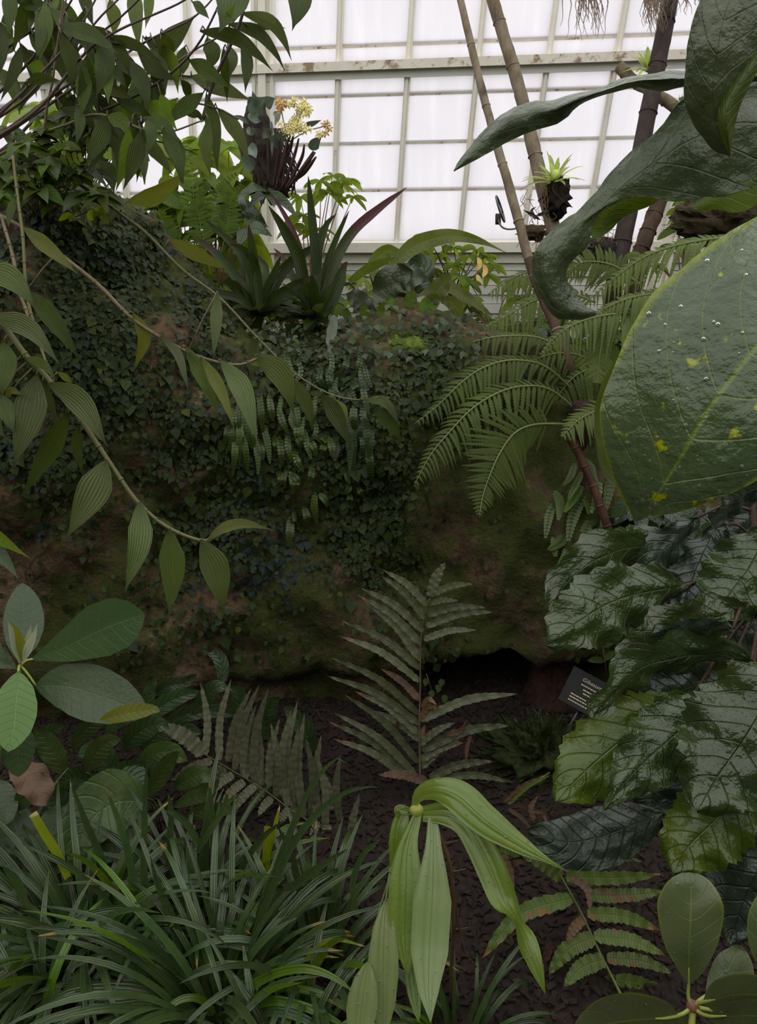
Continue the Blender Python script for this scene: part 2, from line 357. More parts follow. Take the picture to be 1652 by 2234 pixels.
M['wire'] = plain('dark wire', (.05, .045, .05), (.08, .07, .07), 20, .4, .0, spec=.6)
M['paint'] = plain('cream painted wood', (.74, .70, .60), (.80, .77, .67), 6, .55, .0008, c3=(.42, .34, .22), s3=9, th=.64)
M['paint_dirty'] = plain('stained cream paint', (.70, .65, .54), (.76, .72, .62), 9, .6, .001, c3=(.30, .22, .13), s3=16, th=.52)
M['paint_grey'] = plain('greyish cream board', (.60, .60, .53), (.66, .65, .58), 6, .6, .0008)  # greyer cream tone for the lower transom board, plinth and siding
M['lap'] = plain('grimy glazing putty', (.55, .49, .36), (.64, .6, .48), 14, .7, .0008, c3=(.26, .17, .09), s3=26, th=.56)
M['soil'] = plain('dark humus', (.014, .010, .008), (.030, .019, .014), 60, .95, .012, c3=(.05, .03, .02), s3=45, th=.6)
M['chip'] = plain('bark mulch chip', (.026, .016, .011), (.014, .009, .007), 30, .9, .003, c3=(.06, .038, .024), s3=30, th=.6)

M['water'] = plain('water drop', (.97, .98, .97), (.99, .99, .99), 5, .0, 0)
for n_ in M['water'].node_tree.nodes:
    if n_.type == 'BSDF_PRINCIPLED': n_.inputs['Transmission Weight'].default_value = 1.0; n_.inputs['IOR'].default_value = 1.33; n_.inputs['Specular IOR Level'].default_value = .5
# mossy rock
m_, nt_ = new_mat('mossy rock'); N_ = NT(nt_)
oc_ = N_.n('ShaderNodeTexCoord').outputs['Object']
f1 = N_.noise(oc_, 5, 6, .65); f2 = N_.noise(oc_, 22, 6, .65); f3 = N_.noise(oc_, 2.2, 5, .6); f4 = N_.noise(oc_, 90, 4, .6)
c_ = N_.mix(N_.mr(f2, .38, .62), (.06, .04, .024), (.135, .09, .05))
c_ = N_.mix(N_.mr(f1, .54, .62), c_, (.15, .108, .06))
c_ = N_.mix(N_.mr(N_.m('ADD', f3, N_.m('MULTIPLY', N_.m('SUBTRACT', f2, .5), .5)), .42, .53), c_, (.05, .058, .014))
c_ = N_.mix(N_.mr(N_.noise(oc_, 3.3, 6, .7), .56, .64), c_, (.042, .052, .012))
c_ = N_.mix(N_.m('MULTIPLY', N_.mr(f4, .5, .7), .5), c_, (.034, .034, .014))
hh = N_.m('ADD', f2, N_.m('MULTIPLY', f4, .5))
N_.out(N_.pbsdf(c_, .92, .15, N_.bump(hh, .014))); M['rock'] = m_

# chalky white-washed greenhouse glass: diffusing pane, faintly streaked, a little clear
m_, nt_ = new_mat('whitewashed glass'); N_ = NT(nt_)
oc_ = N_.n('ShaderNodeTexCoord').outputs['Object']
mp_ = N_.n('ShaderNodeMapping'); nt_.links.new(oc_, mp_.inputs[0]); mp_.inputs['Scale'].default_value = (6, 6, .7)
st = N_.mr(N_.noise(mp_.outputs[0], 4, 4), .45, .75); cl = N_.noise(oc_, 3.0, 4)
col = N_.mix(cl, (.70, .685, .71), (.78, .765, .79)); col = N_.mix(N_.m('MULTIPLY', st, .5), col, (.84, .83, .85))
tl = N_.n('ShaderNodeBsdfTranslucent'); N_.put(tl.inputs[0], col)
gl = N_.n('ShaderNodeBsdfPrincipled'); gl.inputs['Base Color'].default_value = (.8, .8, .82, 1); gl.inputs['Roughness'].default_value = .25
tr = N_.n('ShaderNodeBsdfTransparent'); tr.inputs[0].default_value = (.72, .715, .73, 1)
x1 = N_.n('ShaderNodeMixShader'); x1.inputs[0].default_value = .35; nt_.links.new(tl.outputs[0], x1.inputs[1]); nt_.links.new(tr.outputs[0], x1.inputs[2])
x2 = N_.n('ShaderNodeMixShader'); x2.inputs[0].default_value = .06; nt_.links.new(x1.outputs[0], x2.inputs[1]); nt_.links.new(gl.outputs[0], x2.inputs[2])
N_.out(x2.outputs[0]); M['glass'] = m_

# ------------------------------------------------------------------ structure: floor, glass wall
def floor_z(x, y): return .035*noise.fractal(Vector((x*2.2, y*2.2, 3.1)), 1, 2, 5)
mb = MB(); xs = np.linspace(-3.2, 3.2, 130); ys = np.linspace(-1.6, 4.6, 130)
mb.grid(np.array([[(x, y, floor_z(x, y)) for x in xs] for y in ys]))
fl = build('floor', mb, M['soil'], kind='structure')
mb = MB()
for i in range(14000):
    g = np.array([R.uniform(-1.3, 1.5), R.uniform(.7, 2.3), 0])
    a = R.uniform(0, 6.28); L = R.uniform(.004, .014); b = R.uniform(.25, .5); t = R.uniform(-.5, .5)
    ax = np.array([math.cos(a)*math.cos(t), math.sin(a)*math.cos(t), math.sin(t)])*L; ay = np.array([-math.sin(a), math.cos(a), R.uniform(-.5, .5)])*L*b
    mb.box((g[0], g[1], floor_z(g[0], g[1])+.004), ax, ay, nrm(np.cross(ax, ay))*.002)
build('mulch', mb, M['chip'], smooth=False, kind='stuff', label='dark brown bark mulch covering the planting bed', category='mulch')

cv = lambda a, b, c: nrm(a*RIGHT+b*UP+c*FWD)
GB = -cv(-211, -3143, 1669); GH = -cv(-12826, 527, 1669)
GO = P(583, 525, 4.0); GN = nrm(np.cross(GH, GB)); GN = GN if GN@(EYE-GO) > 0 else -GN
def st_(x, y):
    r = FWD+(x-CX)/FPX*RIGHT+(CY-y)/FPX*UP
    return np.linalg.solve(np.array([GH, GB, -r]).T, EYE-GO)[:2]
sx_ = lambda x: st_(x, 525)[0]
ty_ = lambda y: st_(900, y)[1]
gp = lambda s, t, k=0.0: GO+GH*s+GB*t+GN*k
def slab(name, s0, s1, t0, t1, k0, k1, mat, parent, **p):
    mb = MB(); mb.box((gp(s0, t0, k0)+gp(s1, t1, k1))/2, GH*(s1-s0)/2, GB*(t1-t0)/2, GN*(k1-k0)/2)
    return build(name, mb, mat, parent, smooth=False, **p)
wb = bpy.data.objects.new('wall_back', None); COL.objects.link(wb); wb['kind'] = 'structure'; wb.location = gp(0, -1, 0); ROOT[wb.name] = tuple(wb.location)
SL, SR = sx_(-620), sx_(2300)
zt = lambda t: t
tb = ty_(1400)
slab('plinth', SL, SR, tb, ty_(690), -.10, 0, M['paint_grey'], wb)
tt = [525, 548, 573, 590, 602, 622, 642, 662, 682, 702]
for i in range(len(tt)-1):
    dk = [.07, .035, .02, .03, .015, .02, .012, .02, .012][i]
    slab('siding_board', SL, SR, ty_(tt[i+1])+.004, ty_(tt[i]), -.06, dk, M['paint' if i in (0, 1, 4) else 'paint_grey'], wb)
win = bpy.data.objects.new('window_1', None); COL.objects.link(win); win['kind'] = 'structure'; win.location = gp(0, 0, 0); ROOT[win.name] = tuple(win.location)
bars = [-575, -430, -285, -140, 0, 142, 288, 434, 583, 729, 866, 1003, 1140, 1274, 1447, 1590, 1730, 1870, 2010, 2150, 2290]
ttop = ty_(-330)
for x in bars:
    s = sx_(x); big = x in (583, 1447)
    if big:
        slab('post', s-.045, s+.045, tb, ttop, -.03, .05, M['paint'], win); slab('post_moulding', s-.018, s+.018, tb, ttop, .05, .075, M['paint'], win)
        slab('post_moulding', s-.052, s-.036, tb, ttop, .03, .06, M['paint'], win); slab('post_moulding', s+.036, s+.052, tb, ttop, .03, .06, M['paint'], win)
    else:
        slab('glazing_bar', s-.013, s+.013, ty_(527), ttop, -.02, .03, M['paint'], win); slab('bar_lip', s-.006, s+.006, ty_(527), ttop, .03, .042, M['paint'], win)
slab('transom_face', SL, SR, ty_(151), ty_(131), -.02, .085, M['paint_dirty'], win)
slab('transom_lower_board', SL, SR, ty_(169), ty_(151), -.02, .055, M['paint_grey'], win)  # lower of the two-tone transom boards, greyer and set back
rows = [525, 415, 312, 206, 169, None, 131, 97, -95, -300]
for i in range(len(rows)-1):
    if rows[i] is None or rows[i+1] is None: continue
    t0, t1 = ty_(rows[i]), ty_(rows[i+1])
    for j in range(len(bars)-1):
        a, b = sx_(bars[j]), sx_(bars[j+1])
        slab('pane', a+.006, b-.006, t0, t1+.012, -.004+.004*(i % 2), -.001+.004*(i % 2), M['glass'], win)
    if rows[i] not in (525, 131, 169): slab('lap_strip', SL, SR, t0-.0045, t0+.0045, -.006, .006, M['lap'], win)

# unseen walls added left, right and behind to shade the plants, open above
M['masonry'] = plain('dark shading wall', (.05, .055, .04), (.08, .075, .06), 4, .9, .01, c3=(.03, .045, .015), s3=1.5, th=.5)
for nm, c, h in (('shade_wall_left', (-3.7, 1.2, 1.5), (.08, 3.4, 1.6)), ('shade_wall_right', (3.7, 1.2, 1.5), (.08, 3.4, 1.6)), ('shade_wall_front', (0, -2.2, 1.5), (3.7, .08, 1.6))):
    mb = MB(); mb.box(c, (h[0], 0, 0), (0, h[1], 0), (0, 0, h[2])); build(nm, mb, M['masonry'], smooth=False, kind='structure')

# ------------------------------------------------------------------ rock ridge
tp = [(-700, 380), (-300, 385), (0, 400), (120, 392), (220, 430), (290, 525), (345, 610), (430, 690), (560, 742), (760, 742), (880, 728), (1000, 742), (1150, 775), (1400, 800), (2400, 800)]
def top_at():
    r = []
    for x, y in tp:
        q = FWD+(x-CX)/FPX*RIGHT+(CY-y)/FPX*UP; s = 2.4/q[1]; p = EYE+q*s; r.append((p[0], p[2]))
    return np.array(r)
TA = top_at()
sstep = lambda a, b, x: (lambda t: t*t*(3-2*t))(min(max((x-a)/(b-a), 0), 1))
def rock_pt(X, prof_n):
    z = np.interp(X, TA[:, 0], TA[:, 1]); cave = sstep(.08, .22, X)*(1-sstep(.62, .8, X))
    Yb = 1.93+.05*math.sin(X*2.3+1)
    pts = [(Yb+.03+.42*cave, -.06), (Yb+.02+.42*cave, .05), (Yb+.01+.36*cave, .10), (Yb-.015+.02*cave, .17+.02*cave), (Yb+.0, .26), (Yb+.05, .5), (Yb+.13, .72*z), (2.22, .92*z), (2.38, z), (2.62, z+.01), (2.85, .9*z), (2.98, .55*z), (3.0, -.06)]
    return cr(pts, prof_n)
NX, NP = 230, 130
G = np.zeros((NP, NX, 3))
for j, X in enumerate(np.linspace(-1.9, 1.9, NX)):
    G[:, j, 0] = X; G[:, j, 1:] = rock_pt(X, NP)
Nn = np.cross(np.gradient(G, axis=1), np.gradient(G, axis=0)); Nn /= np.linalg.norm(Nn, axis=2, keepdims=True)+1e-9
for i in range(NP):
    for j in range(NX):
        p = Vector(G[i, j]); b = .075*noise.fractal(p*2.6, 1, 2, 3)+.03*noise.fractal(p*8, 1, 2, 4)+.012*noise.fractal(p*28, .8, 2, 3)
        G[i, j] += Nn[i, j]*b
mb = MB(); mb.grid(G)
rock = build('rock_outcrop', mb, M['rock'], label='long mossy brown rock ridge with an undercut hollow at its foot', category='rock')
BVH = BVHTree.FromPolygons([Vector(v) for v in mb.v], mb.f)
def on_rock(x, y, off=0.0):
    r = Vector(nrm(FWD+(x-CX)/FPX*RIGHT+(CY-y)/FPX*UP)); h = BVH.ray_cast(Vector(EYE), r)
    if h[0] is None: return None
    n = h[1]; n = n if n.dot(r) < 0 else -n
    return np.array(h[0])+np.array(n)*off, np.array(n)

# ------------------------------------------------------------------ creeping fig over the rock
def fig_leaf(mb, p, n, L, wd):
    dn = np.array([R.uniform(-.8, .8), -.2, -1.0]); nn = nrm(n+np.array([R.uniform(-.55, .55), R.uniform(-.5, .2), R.uniform(-.1, .8)]))
    T = nrm(dn-nn*(dn@nn)); s = np.cross(T, nn); b = p+np.asarray(n)*R.uniform(.004, .02)
    vs = [b, b+T*L*.28+s*wd+nn*L*.10, b+T*L*.62+s*wd*.72+nn*L*.08, b+T*L-nn*L*.08, b+T*L*.62-s*wd*.72+nn*L*.08, b+T*L*.28-s*wd+nn*L*.10, b+T*L*.42]
    o = len(mb.v); mb.v.extend([v.tolist() for v in vs]); mb.uv.extend([(.5, 0), (1, .3), (.9, .6), (.5, 1), (.1, .6), (0, .3), (.5, .45)])
    for a, c in ((0, 1), (1, 2), (2, 3), (3, 4), (4, 5), (5, 0)): mb.f.append((o+6, o+a, o+c))
def fig_density(x, y):
    d = 0
    n1 = noise.fractal(Vector((x/150, y/150, 1.3)), 1, 2, 4)
    d = max(d, 1.0*sstep(640, 430, x)*sstep(1120, 980, y+(x*.1)))            # left mound
    d = max(d, .95*sstep(950, 860, x)*sstep(1330, 1200, y)*sstep(230, 360, x)*sstep(900, 1000, y))
    d = max(d, .85*sstep(1060, 940, x)*sstep(700, 730, y)*sstep(1000, 900, y)*sstep(500, 560, x))
    d = max(d, .8*math.exp(-((x-600)/70)**2-((y-1230)/80)**2))
    d = max(d, .5*math.exp(-((x-150)/120)**2-((y-1090)/90)**2), .35*math.exp(-((x-470)/80)**2-((y-1350)/60)**2))
    d = max(d, .10)*(0.12 if (x > 1000 and y > 850) else 1)
    if y > 1440: d *= .1
    return d*(.24+1.0*sstep(-.34, .2, n1))
fig = thing('creeping_fig', 'creeping fig with tiny rounded leaves carpeting the rock ridge', 'creeper', tuple(np.array(on_rock(330, 900)[0])))
masses = [MB(), MB(), MB(), MB()]; singles = []
cnt = 0
for _ in range(40000):
    x, y = R.uniform(-80, 1330), R.uniform(380, 1520)
    if R.random() > fig_density(x, y): continue
    h = on_rock(x, y)
    if h is None or h[1]@nrm(EYE-h[0]) < -.1: continue
    L = R.uniform(.012, .024)*(1.0 if R.random() > .06 else 1.7)
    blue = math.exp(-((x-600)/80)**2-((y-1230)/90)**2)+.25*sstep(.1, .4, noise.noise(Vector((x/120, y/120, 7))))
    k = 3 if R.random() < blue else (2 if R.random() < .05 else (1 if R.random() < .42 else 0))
    cnt += 1
    if len(singles) < 300 and (L > .0215 and R.random() < .5): singles.append((h, L, k)); continue
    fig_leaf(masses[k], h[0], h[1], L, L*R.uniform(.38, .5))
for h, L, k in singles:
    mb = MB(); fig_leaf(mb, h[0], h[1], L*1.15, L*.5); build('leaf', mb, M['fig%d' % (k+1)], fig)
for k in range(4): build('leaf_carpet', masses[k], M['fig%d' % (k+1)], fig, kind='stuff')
mb = MB()
for _ in range(60):
    x, y = R.uniform(0, 900), R.uniform(700, 1300); pts = []
    for i in range(6):
        h = on_rock(x, y, .006)
        if h: pts.append(h[0])
        x += R.uniform(-30, 30); y += R.uniform(5, 45)
    if len(pts) > 3: mb.tube(pts, .0014, 4)
build('vine_stems', mb, M['bark_brown'], fig, kind='stuff')

# ------------------------------------------------------------------ ferns
def comb(mb, base, d, L, hw, N, droop, nn=13, tw=0.0):
    """one pinna: a midline with narrow pinnules on both sides"""
    d = nrm(d); s = nrm(np.cross(d, N)); pts = []
    for i in range(nn+2):
        t = i/(nn+1); pts.append(base+d*L*t+np.array([0, 0, -1])*droop*L*t*t)
    for i in range(nn+1):
        t = i/(nn+1); T = nrm(pts[i+1]-pts[i]); k = hw*min(1, .55+t*3)*(1-t**2.2)+hw*.05
        for sg in (-1, 1):
            a = pts[i]; b = pts[i+1]; mid = (a+b)/2
            e = mid+sg*s*k+T*k*.6-N*k*.16
            w2 = (b-a)*.52
            mb.poly([a, a+sg*s*k*.62+T*k*.12, e, b+sg*s*k*.5+T*k*.1, b] if sg > 0 else [a, b, b+sg*s*k*.5+T*k*.1, e, a+sg*s*k*.62+T*k*.12], [(.5, t), (.7, t), (1, t), (.8, t), (.5, t)])
def frond(root, pts, d0, d1, plen, mat, N, n=30, droopN=.25, droopF=.25, ang=68, near=1.0, far=1.0, t0=.12, hw=.0078, r=.004, rmat=None, peak=.4, name='frond', nn=13, endk=.04):
    n = int(n*1.0); sp = path(pts, d0, d1, 40); mb = MB(); mb.tube(sp, [r, r*.8, r*.25], 5)
    fr = build(name, mb, rmat or M['rachis_g'], root)
    dm = (d0+d1)/2; Lmax = plen*dm/FPX; N = nrm(N)
    for i in range(n):
        t = t0+(1-t0)*i/n; f = t*39; k = int(f); p = sp[k]+(sp[min(k+1, 39)]-sp[k])*(f-k)
        T = nrm(sp[min(k+1, 39)]-sp[max(k-1, 0)]); s = nrm(np.cross(T, N)); N2 = np.cross(s, T)
        L = Lmax*(np.interp(t, [0, t0, peak, .75, 1], [.55, .6, 1, .52, endk]))
        for sg, kk, dr in ((1, near, droopN), (-1, far, droopF)):
            if kk <= 0: continue
            if s@(EYE-p) < 0: sg = -sg
            a = math.radians(ang+R.uniform(-9, 9)); dv = T*math.cos(a)+sg*s*math.sin(a)
            m2 = MB(); comb(m2, p, dv, L*kk*R.uniform(.84, 1.08), hw*(.45+.55*L/Lmax), N2, dr*R.uniform(.6, 1.4), nn)
            build('pinna', m2, mat, fr, smooth=False)
    return fr

tf = thing('tree_fern', 'tree fern with arching feathery fronds in front of the rock', 'fern', tuple(ground(1205, 1525)))
zc = P(1250, 900, 2.25)
U = np.array([0, -.25, 1.0])
FH, FT = M['fern_tree_hi'], M['fern_tree']
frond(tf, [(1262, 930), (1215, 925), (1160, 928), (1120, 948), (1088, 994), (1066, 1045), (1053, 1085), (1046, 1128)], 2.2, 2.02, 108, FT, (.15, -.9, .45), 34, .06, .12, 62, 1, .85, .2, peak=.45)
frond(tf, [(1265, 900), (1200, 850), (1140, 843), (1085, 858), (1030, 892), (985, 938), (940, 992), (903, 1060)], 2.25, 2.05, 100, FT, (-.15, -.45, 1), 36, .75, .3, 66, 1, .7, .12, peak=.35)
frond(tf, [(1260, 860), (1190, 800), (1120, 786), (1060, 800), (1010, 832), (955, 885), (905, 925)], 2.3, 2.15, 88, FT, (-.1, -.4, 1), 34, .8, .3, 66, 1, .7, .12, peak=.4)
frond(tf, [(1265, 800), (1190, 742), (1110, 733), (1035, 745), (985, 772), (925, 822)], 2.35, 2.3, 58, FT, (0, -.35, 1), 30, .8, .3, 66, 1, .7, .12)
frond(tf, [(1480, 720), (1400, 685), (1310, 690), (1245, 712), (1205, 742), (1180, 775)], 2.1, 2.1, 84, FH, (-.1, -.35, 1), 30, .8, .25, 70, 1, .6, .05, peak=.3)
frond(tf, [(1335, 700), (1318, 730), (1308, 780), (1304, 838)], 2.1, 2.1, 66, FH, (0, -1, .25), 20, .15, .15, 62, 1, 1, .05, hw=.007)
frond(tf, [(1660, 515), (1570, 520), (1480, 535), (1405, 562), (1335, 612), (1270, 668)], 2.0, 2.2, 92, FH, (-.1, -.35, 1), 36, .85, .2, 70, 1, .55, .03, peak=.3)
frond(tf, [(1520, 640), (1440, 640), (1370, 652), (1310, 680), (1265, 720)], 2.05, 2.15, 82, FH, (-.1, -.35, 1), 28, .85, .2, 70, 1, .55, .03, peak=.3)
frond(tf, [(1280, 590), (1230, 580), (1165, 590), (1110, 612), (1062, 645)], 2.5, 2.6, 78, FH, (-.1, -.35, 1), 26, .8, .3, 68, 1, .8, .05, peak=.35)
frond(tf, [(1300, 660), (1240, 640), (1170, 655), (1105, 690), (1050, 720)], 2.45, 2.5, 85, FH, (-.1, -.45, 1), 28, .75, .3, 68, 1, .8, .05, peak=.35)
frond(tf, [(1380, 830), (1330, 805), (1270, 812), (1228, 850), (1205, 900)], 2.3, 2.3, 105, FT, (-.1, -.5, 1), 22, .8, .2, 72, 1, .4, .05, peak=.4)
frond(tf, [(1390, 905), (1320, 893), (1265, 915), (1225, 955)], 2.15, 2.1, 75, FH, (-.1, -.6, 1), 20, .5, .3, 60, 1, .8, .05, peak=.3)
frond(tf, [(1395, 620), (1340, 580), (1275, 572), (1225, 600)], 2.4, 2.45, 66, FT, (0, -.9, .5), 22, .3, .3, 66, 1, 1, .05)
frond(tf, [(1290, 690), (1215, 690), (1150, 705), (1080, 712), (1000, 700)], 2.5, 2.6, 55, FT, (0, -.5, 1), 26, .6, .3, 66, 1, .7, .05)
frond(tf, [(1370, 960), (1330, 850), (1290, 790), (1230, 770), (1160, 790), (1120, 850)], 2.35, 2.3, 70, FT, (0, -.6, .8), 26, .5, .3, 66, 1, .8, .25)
mb = MB(); b0 = ground(1205, 1530); tr = [b0-np.array([0, -.02, .03]), P(1205, 1400, 2.50), P(1222, 1230, 2.46), P(1248, 1080, 2.36), P(1265, 940, 2.28), P(1270, 880, 2.24)]
tr = np.array([cr(tr, 40)[i] for i in range(40)]); mb.tube(tr, [.11, .075, .062, .052, .045, .03], 14)
for i, v in enumerate(mb.v):
    q = Vector(v); n_ = noise.fractal(Vector((q.x*30, q.y*30, q.z*5)), 1, 2, 3); c0 = tr[min(i//14, 39)]; dv = np.array(v)-c0; mb.v[i] = (c0+dv*(1+.35*n_)).tolist()
trk = build('trunk', mb, M['fibre'], tf)
mb = MB()
for i in range(420):
    k = R.randrange(0, 37); a = R.uniform(0, 6.28); c0 = tr[k]; rr = .055*R.uniform(.9, 1.25); d = np.array([math.cos(a), math.sin(a), 0])
    mb.tube([c0+d*rr+np.array([0, 0, .03]), c0+d*rr*1.12, c0+d*rr*1.05-np.array([R.uniform(-.015, .015), 0, R.uniform(.03, .08)])], .0018, 3)
build('root_fibres', mb, M['fibre'], trk, smooth=False, kind='stuff')

def pinnate(mb, sp, hwm, N, n=16, shape='tri', tooth=.55):
    """small once-pinnate frond as one mesh: midline plus blunt leaflets"""
    m = len(sp)
    for i in range(n):
        t = i/n; f = t*(m-1); k = int(f); a = sp[k]+(sp[min(k+1, m-1)]-sp[k])*(f-k)
        f2 = (i+.74)/n*(m-1); k2 = min(int(f2), m-2); b = sp[k2]+(sp[k2+1]-sp[k2])*(f2-k2)
        T = nrm(b-a); s = nrm(np.cross(T, N)); L = hwm*(np.interp(t, [0, .12, .45, .8, 1], [.5, .9, 1, .6, .15]))
        for sg in (1, -1):
            c = [a, a+sg*s*L*.8+T*L*.02, (a+b)/2+sg*s*L+T*L*.3, b+sg*s*L*.75+T*L*.25, b]
            mb.poly(c if sg > 0 else c[::-1], [(.5, t), (.8, t), (1, t), (.8, t), (.5, t)])
def hang_tuft(label, fr, mat, d_off=.05, group=None, base=None, cat='fern'):
    x0, y0 = base or fr[0][0]
    h = on_rock(x0, y0, 0.0); loc = h[0] if h else P(x0, y0, 2.45)
    t = thing('hanging_fern', label, cat, tuple(loc))
    for f in fr:
        d = proj(loc)[2]; w = f[-1]; pts = f[:-1]
        P3 = []
        for i, p in enumerate(pts):
            q = on_rock(*p, off=.02+.035*math.sin(i/(len(pts)-1)*2.6)); dd = proj(q[0])[2] if q else d
            P3.append((p[0], p[1], min(dd, d+.06)))
        sp = path(P3, 1, 1, 14); mb = MB(); mb.tube(sp, .0012, 3); dm = P3[0][2]
        pinnate(mb, sp, w*.5*dm/FPX, VIEW(sp[0])+np.array([R.uniform(-.4, .4), 0, .3]), max(9, int(abs(np.hypot(pts[-1][0]-pts[0][0], pts[-1][1]-pts[0][1]))/6.5)))
        build('frond', mb, mat, t, smooth=False)
    return t
C5 = lambda L, w, bow=6: [((480+a/3.933, 800+b/3.933), (480+(a+c)/2/3.933+bow*R.uniform(-1, 1), 800+(b+d)/2/3.933), (480+c/3.933, 800+d/3.933), w) for a, b, c, d in L]
FS = M['fern_small']
def rnd_fr(x0, x1, y0, y1, n, l0, l1, w=15):
    o = []
    for _ in range(n):
        x, y, L = R.uniform(x0, x1), R.uniform(y0, y1), R.uniform(l0, l1); o.append(((x, y), (x+R.uniform(-8, 8), y+L*.5), (x+R.uniform(-22, 22), y+L), R.uniform(.8, 1.15)*w))
    return o
hang_tuft('curtain of drooping small fern fronds hanging left of the pale cane tips', C5([(180, 540, 240, 915), (130, 560, 110, 935), (280, 560, 330, 925), (360, 480, 430, 835), (200, 300, 170, 850), (60, 500, 30, 660), (420, 250, 455, 470), (330, 200, 365, 600), (340, 620, 370, 800), (250, 400, 270, 700)], 17)+rnd_fr(500, 600, 860, 930, 9, 50, 90), FS, base=(540, 850))
hang_tuft('drooping small fern fronds hanging below the slender green cane', C5([(500, 320, 590, 580), (590, 560, 620, 820), (640, 700, 720, 905), (790, 840, 740, 1020), (510, 600, 530, 860), (450, 600, 470, 730), (650, 560, 740, 700), (740, 600, 830, 760)], 17)+rnd_fr(600, 690, 850, 940, 9, 45, 85), FS, base=(620, 850))
hang_tuft('long dark green fern fronds hanging beneath the slender cane tip', C5([(1080, 430, 1110, 900), (1180, 400, 1145, 1000), (1230, 400, 1300, 800), (1270, 640, 1310, 1025), (990, 600, 985, 810), (1150, 330, 1160, 560), (1080, 150, 1170, 320), (1110, 120, 1180, 220)], 20)+rnd_fr(740, 815, 880, 940, 6, 50, 90), M['fern_dark'], base=(775, 870))
hang_tuft('pale young fern tuft with short fronds at the middle of the rock', C5([(930, 590, 968, 785), (930, 600, 870, 660), (930, 640, 885, 755)], 18), M['fern_small'], base=(716, 945))
hang_tuft('small star-like fern tuft below the fern curtain', C5([(600, 900, 625, 1095), (570, 900, 560, 1035), (515, 900, 525, 1015), (610, 910, 690, 1010), (660, 930, 660, 1080)], 16), FS, base=(632, 1025))
hang_tuft('pair of hanging fern fronds low on the mossy rock', C5([(815, 1075, 835, 1360), (850, 1090, 922, 1205), (720, 1200, 770, 1375)], 19), FS, base=(688, 1070))
hang_tuft('single small fern frond lowest on the rock face', C5([(610, 1290, 590, 1545), (610, 1300, 655, 1290)], 21), FS, base=(636, 1130))
hang_tuft('tiny curled fern sprig right of the hanging pair', C5([(1080, 905, 1115, 1010), (1125, 1020, 1070, 1095), (1105, 1085, 1100, 1180), (1180, 1030, 1250, 1125)], 15), FS, base=(757, 1030))
hang_tuft('feathery small ferns under the bromeliads on the ridge edge', rnd_fr(590, 800, 760, 830, 22, 40, 85, 15), M['fern_dark'], base=(690, 770))
# ferns on the tree fern trunk
def trunk_fern():
    t = thing('hanging_fern', 'cluster of pinnate ferns growing on the tree fern trunk', 'fern', tuple(P(1230, 1110, 2.2)))
    F = [((1218, 1090), (1200, 1120), (1190, 1175), 22), ((1212, 1070), (1222, 1100), (1218, 1135), 24), ((1275, 1080), (1250, 1130), (1240, 1182), 28), ((1270, 1060), (1250, 1090), (1232, 1118), 22), ((1275, 1085), (1282, 1105), (1284, 1122), 16), ((1240, 1150), (1225, 1180), (1195, 1200), 26), ((1270, 1030), (1255, 1060), (1240, 1090), 18), ((1320, 1010), (1330, 1060), (1315, 1130), 26), ((1300, 1020), (1305, 1070), (1290, 1120), 24), ((1290, 1130), (1270, 1180), (1265, 1215), 28), ((1250, 1170), (1235, 1210), (1215, 1240), 22), ((1310, 1100), (1320, 1140), (1300, 1175), 22), ((1255, 1010), (1245, 1040), (1228, 1060), 18), ((1275, 1000), (1290, 1020), (1300, 1050), 20), ((1225, 1140), (1210, 1190), (1213, 1215), 24)]
    for f in F:
        sp = path(f[:-1], 2.24, 2.18, 14); mb = MB(); mb.tube(sp, .0013, 3); pinnate(mb, sp, f[-1]*.5*2.2/FPX, VIEW(sp[0])+np.array([R.uniform(-.4, .4), 0, .2]), 13); build('frond', mb, FS, t, smooth=False)
trunk_fern()

# sword ferns: every pinna a leaf of its own
def pinna_fern(name, label, rach, d0, d1, left, mat, tf_, wpx=18, group=None, cat='fern', roll=None, r=.003, rm='rachis', extra=None, **k):
    sp = path(rach, d0, d1, 30)
    t = thing(name, label, cat, tuple(sp[0])); mb = MB(); mb.tube(sp, [r, r*.5], 6); build('midrib', mb, M[rm], t)
    px = [proj(q) for q in sp]
    for q in left:
        (x0, y0), (x1, y1) = tf_(q[0], q[1]), tf_(q[2], q[3])
        w_ = q[4] if len(q) > 4 else wpx; m_ = M[q[5]] if len(q) > 5 else mat; bow = q[6] if len(q) > 6 else .06
        dd = min(px, key=lambda c: (c[0]-x0)**2+(c[1]-y0)**2)[2]
        mx, my = (x0+x1)/2+(y1-y0)*bow*(1 if x1 > x0 else -1), (y0+y1)/2-abs(x1-x0)*bow*1.2
        px_leaf(t, [(x0, y0), (mx, my), (x1, y1)], w_, dd, dd+R.uniform(-.05, .03), m_, 'pinna', 36, 'pinna', wave=.16, wf=6, ser=.30, sf=11, fold=.1, roll=R.uniform(-.25, .25) if roll is None else roll, **k)
    return t
t2 = lambda x, y: (700+x/3.671, 1200+y/3.671)
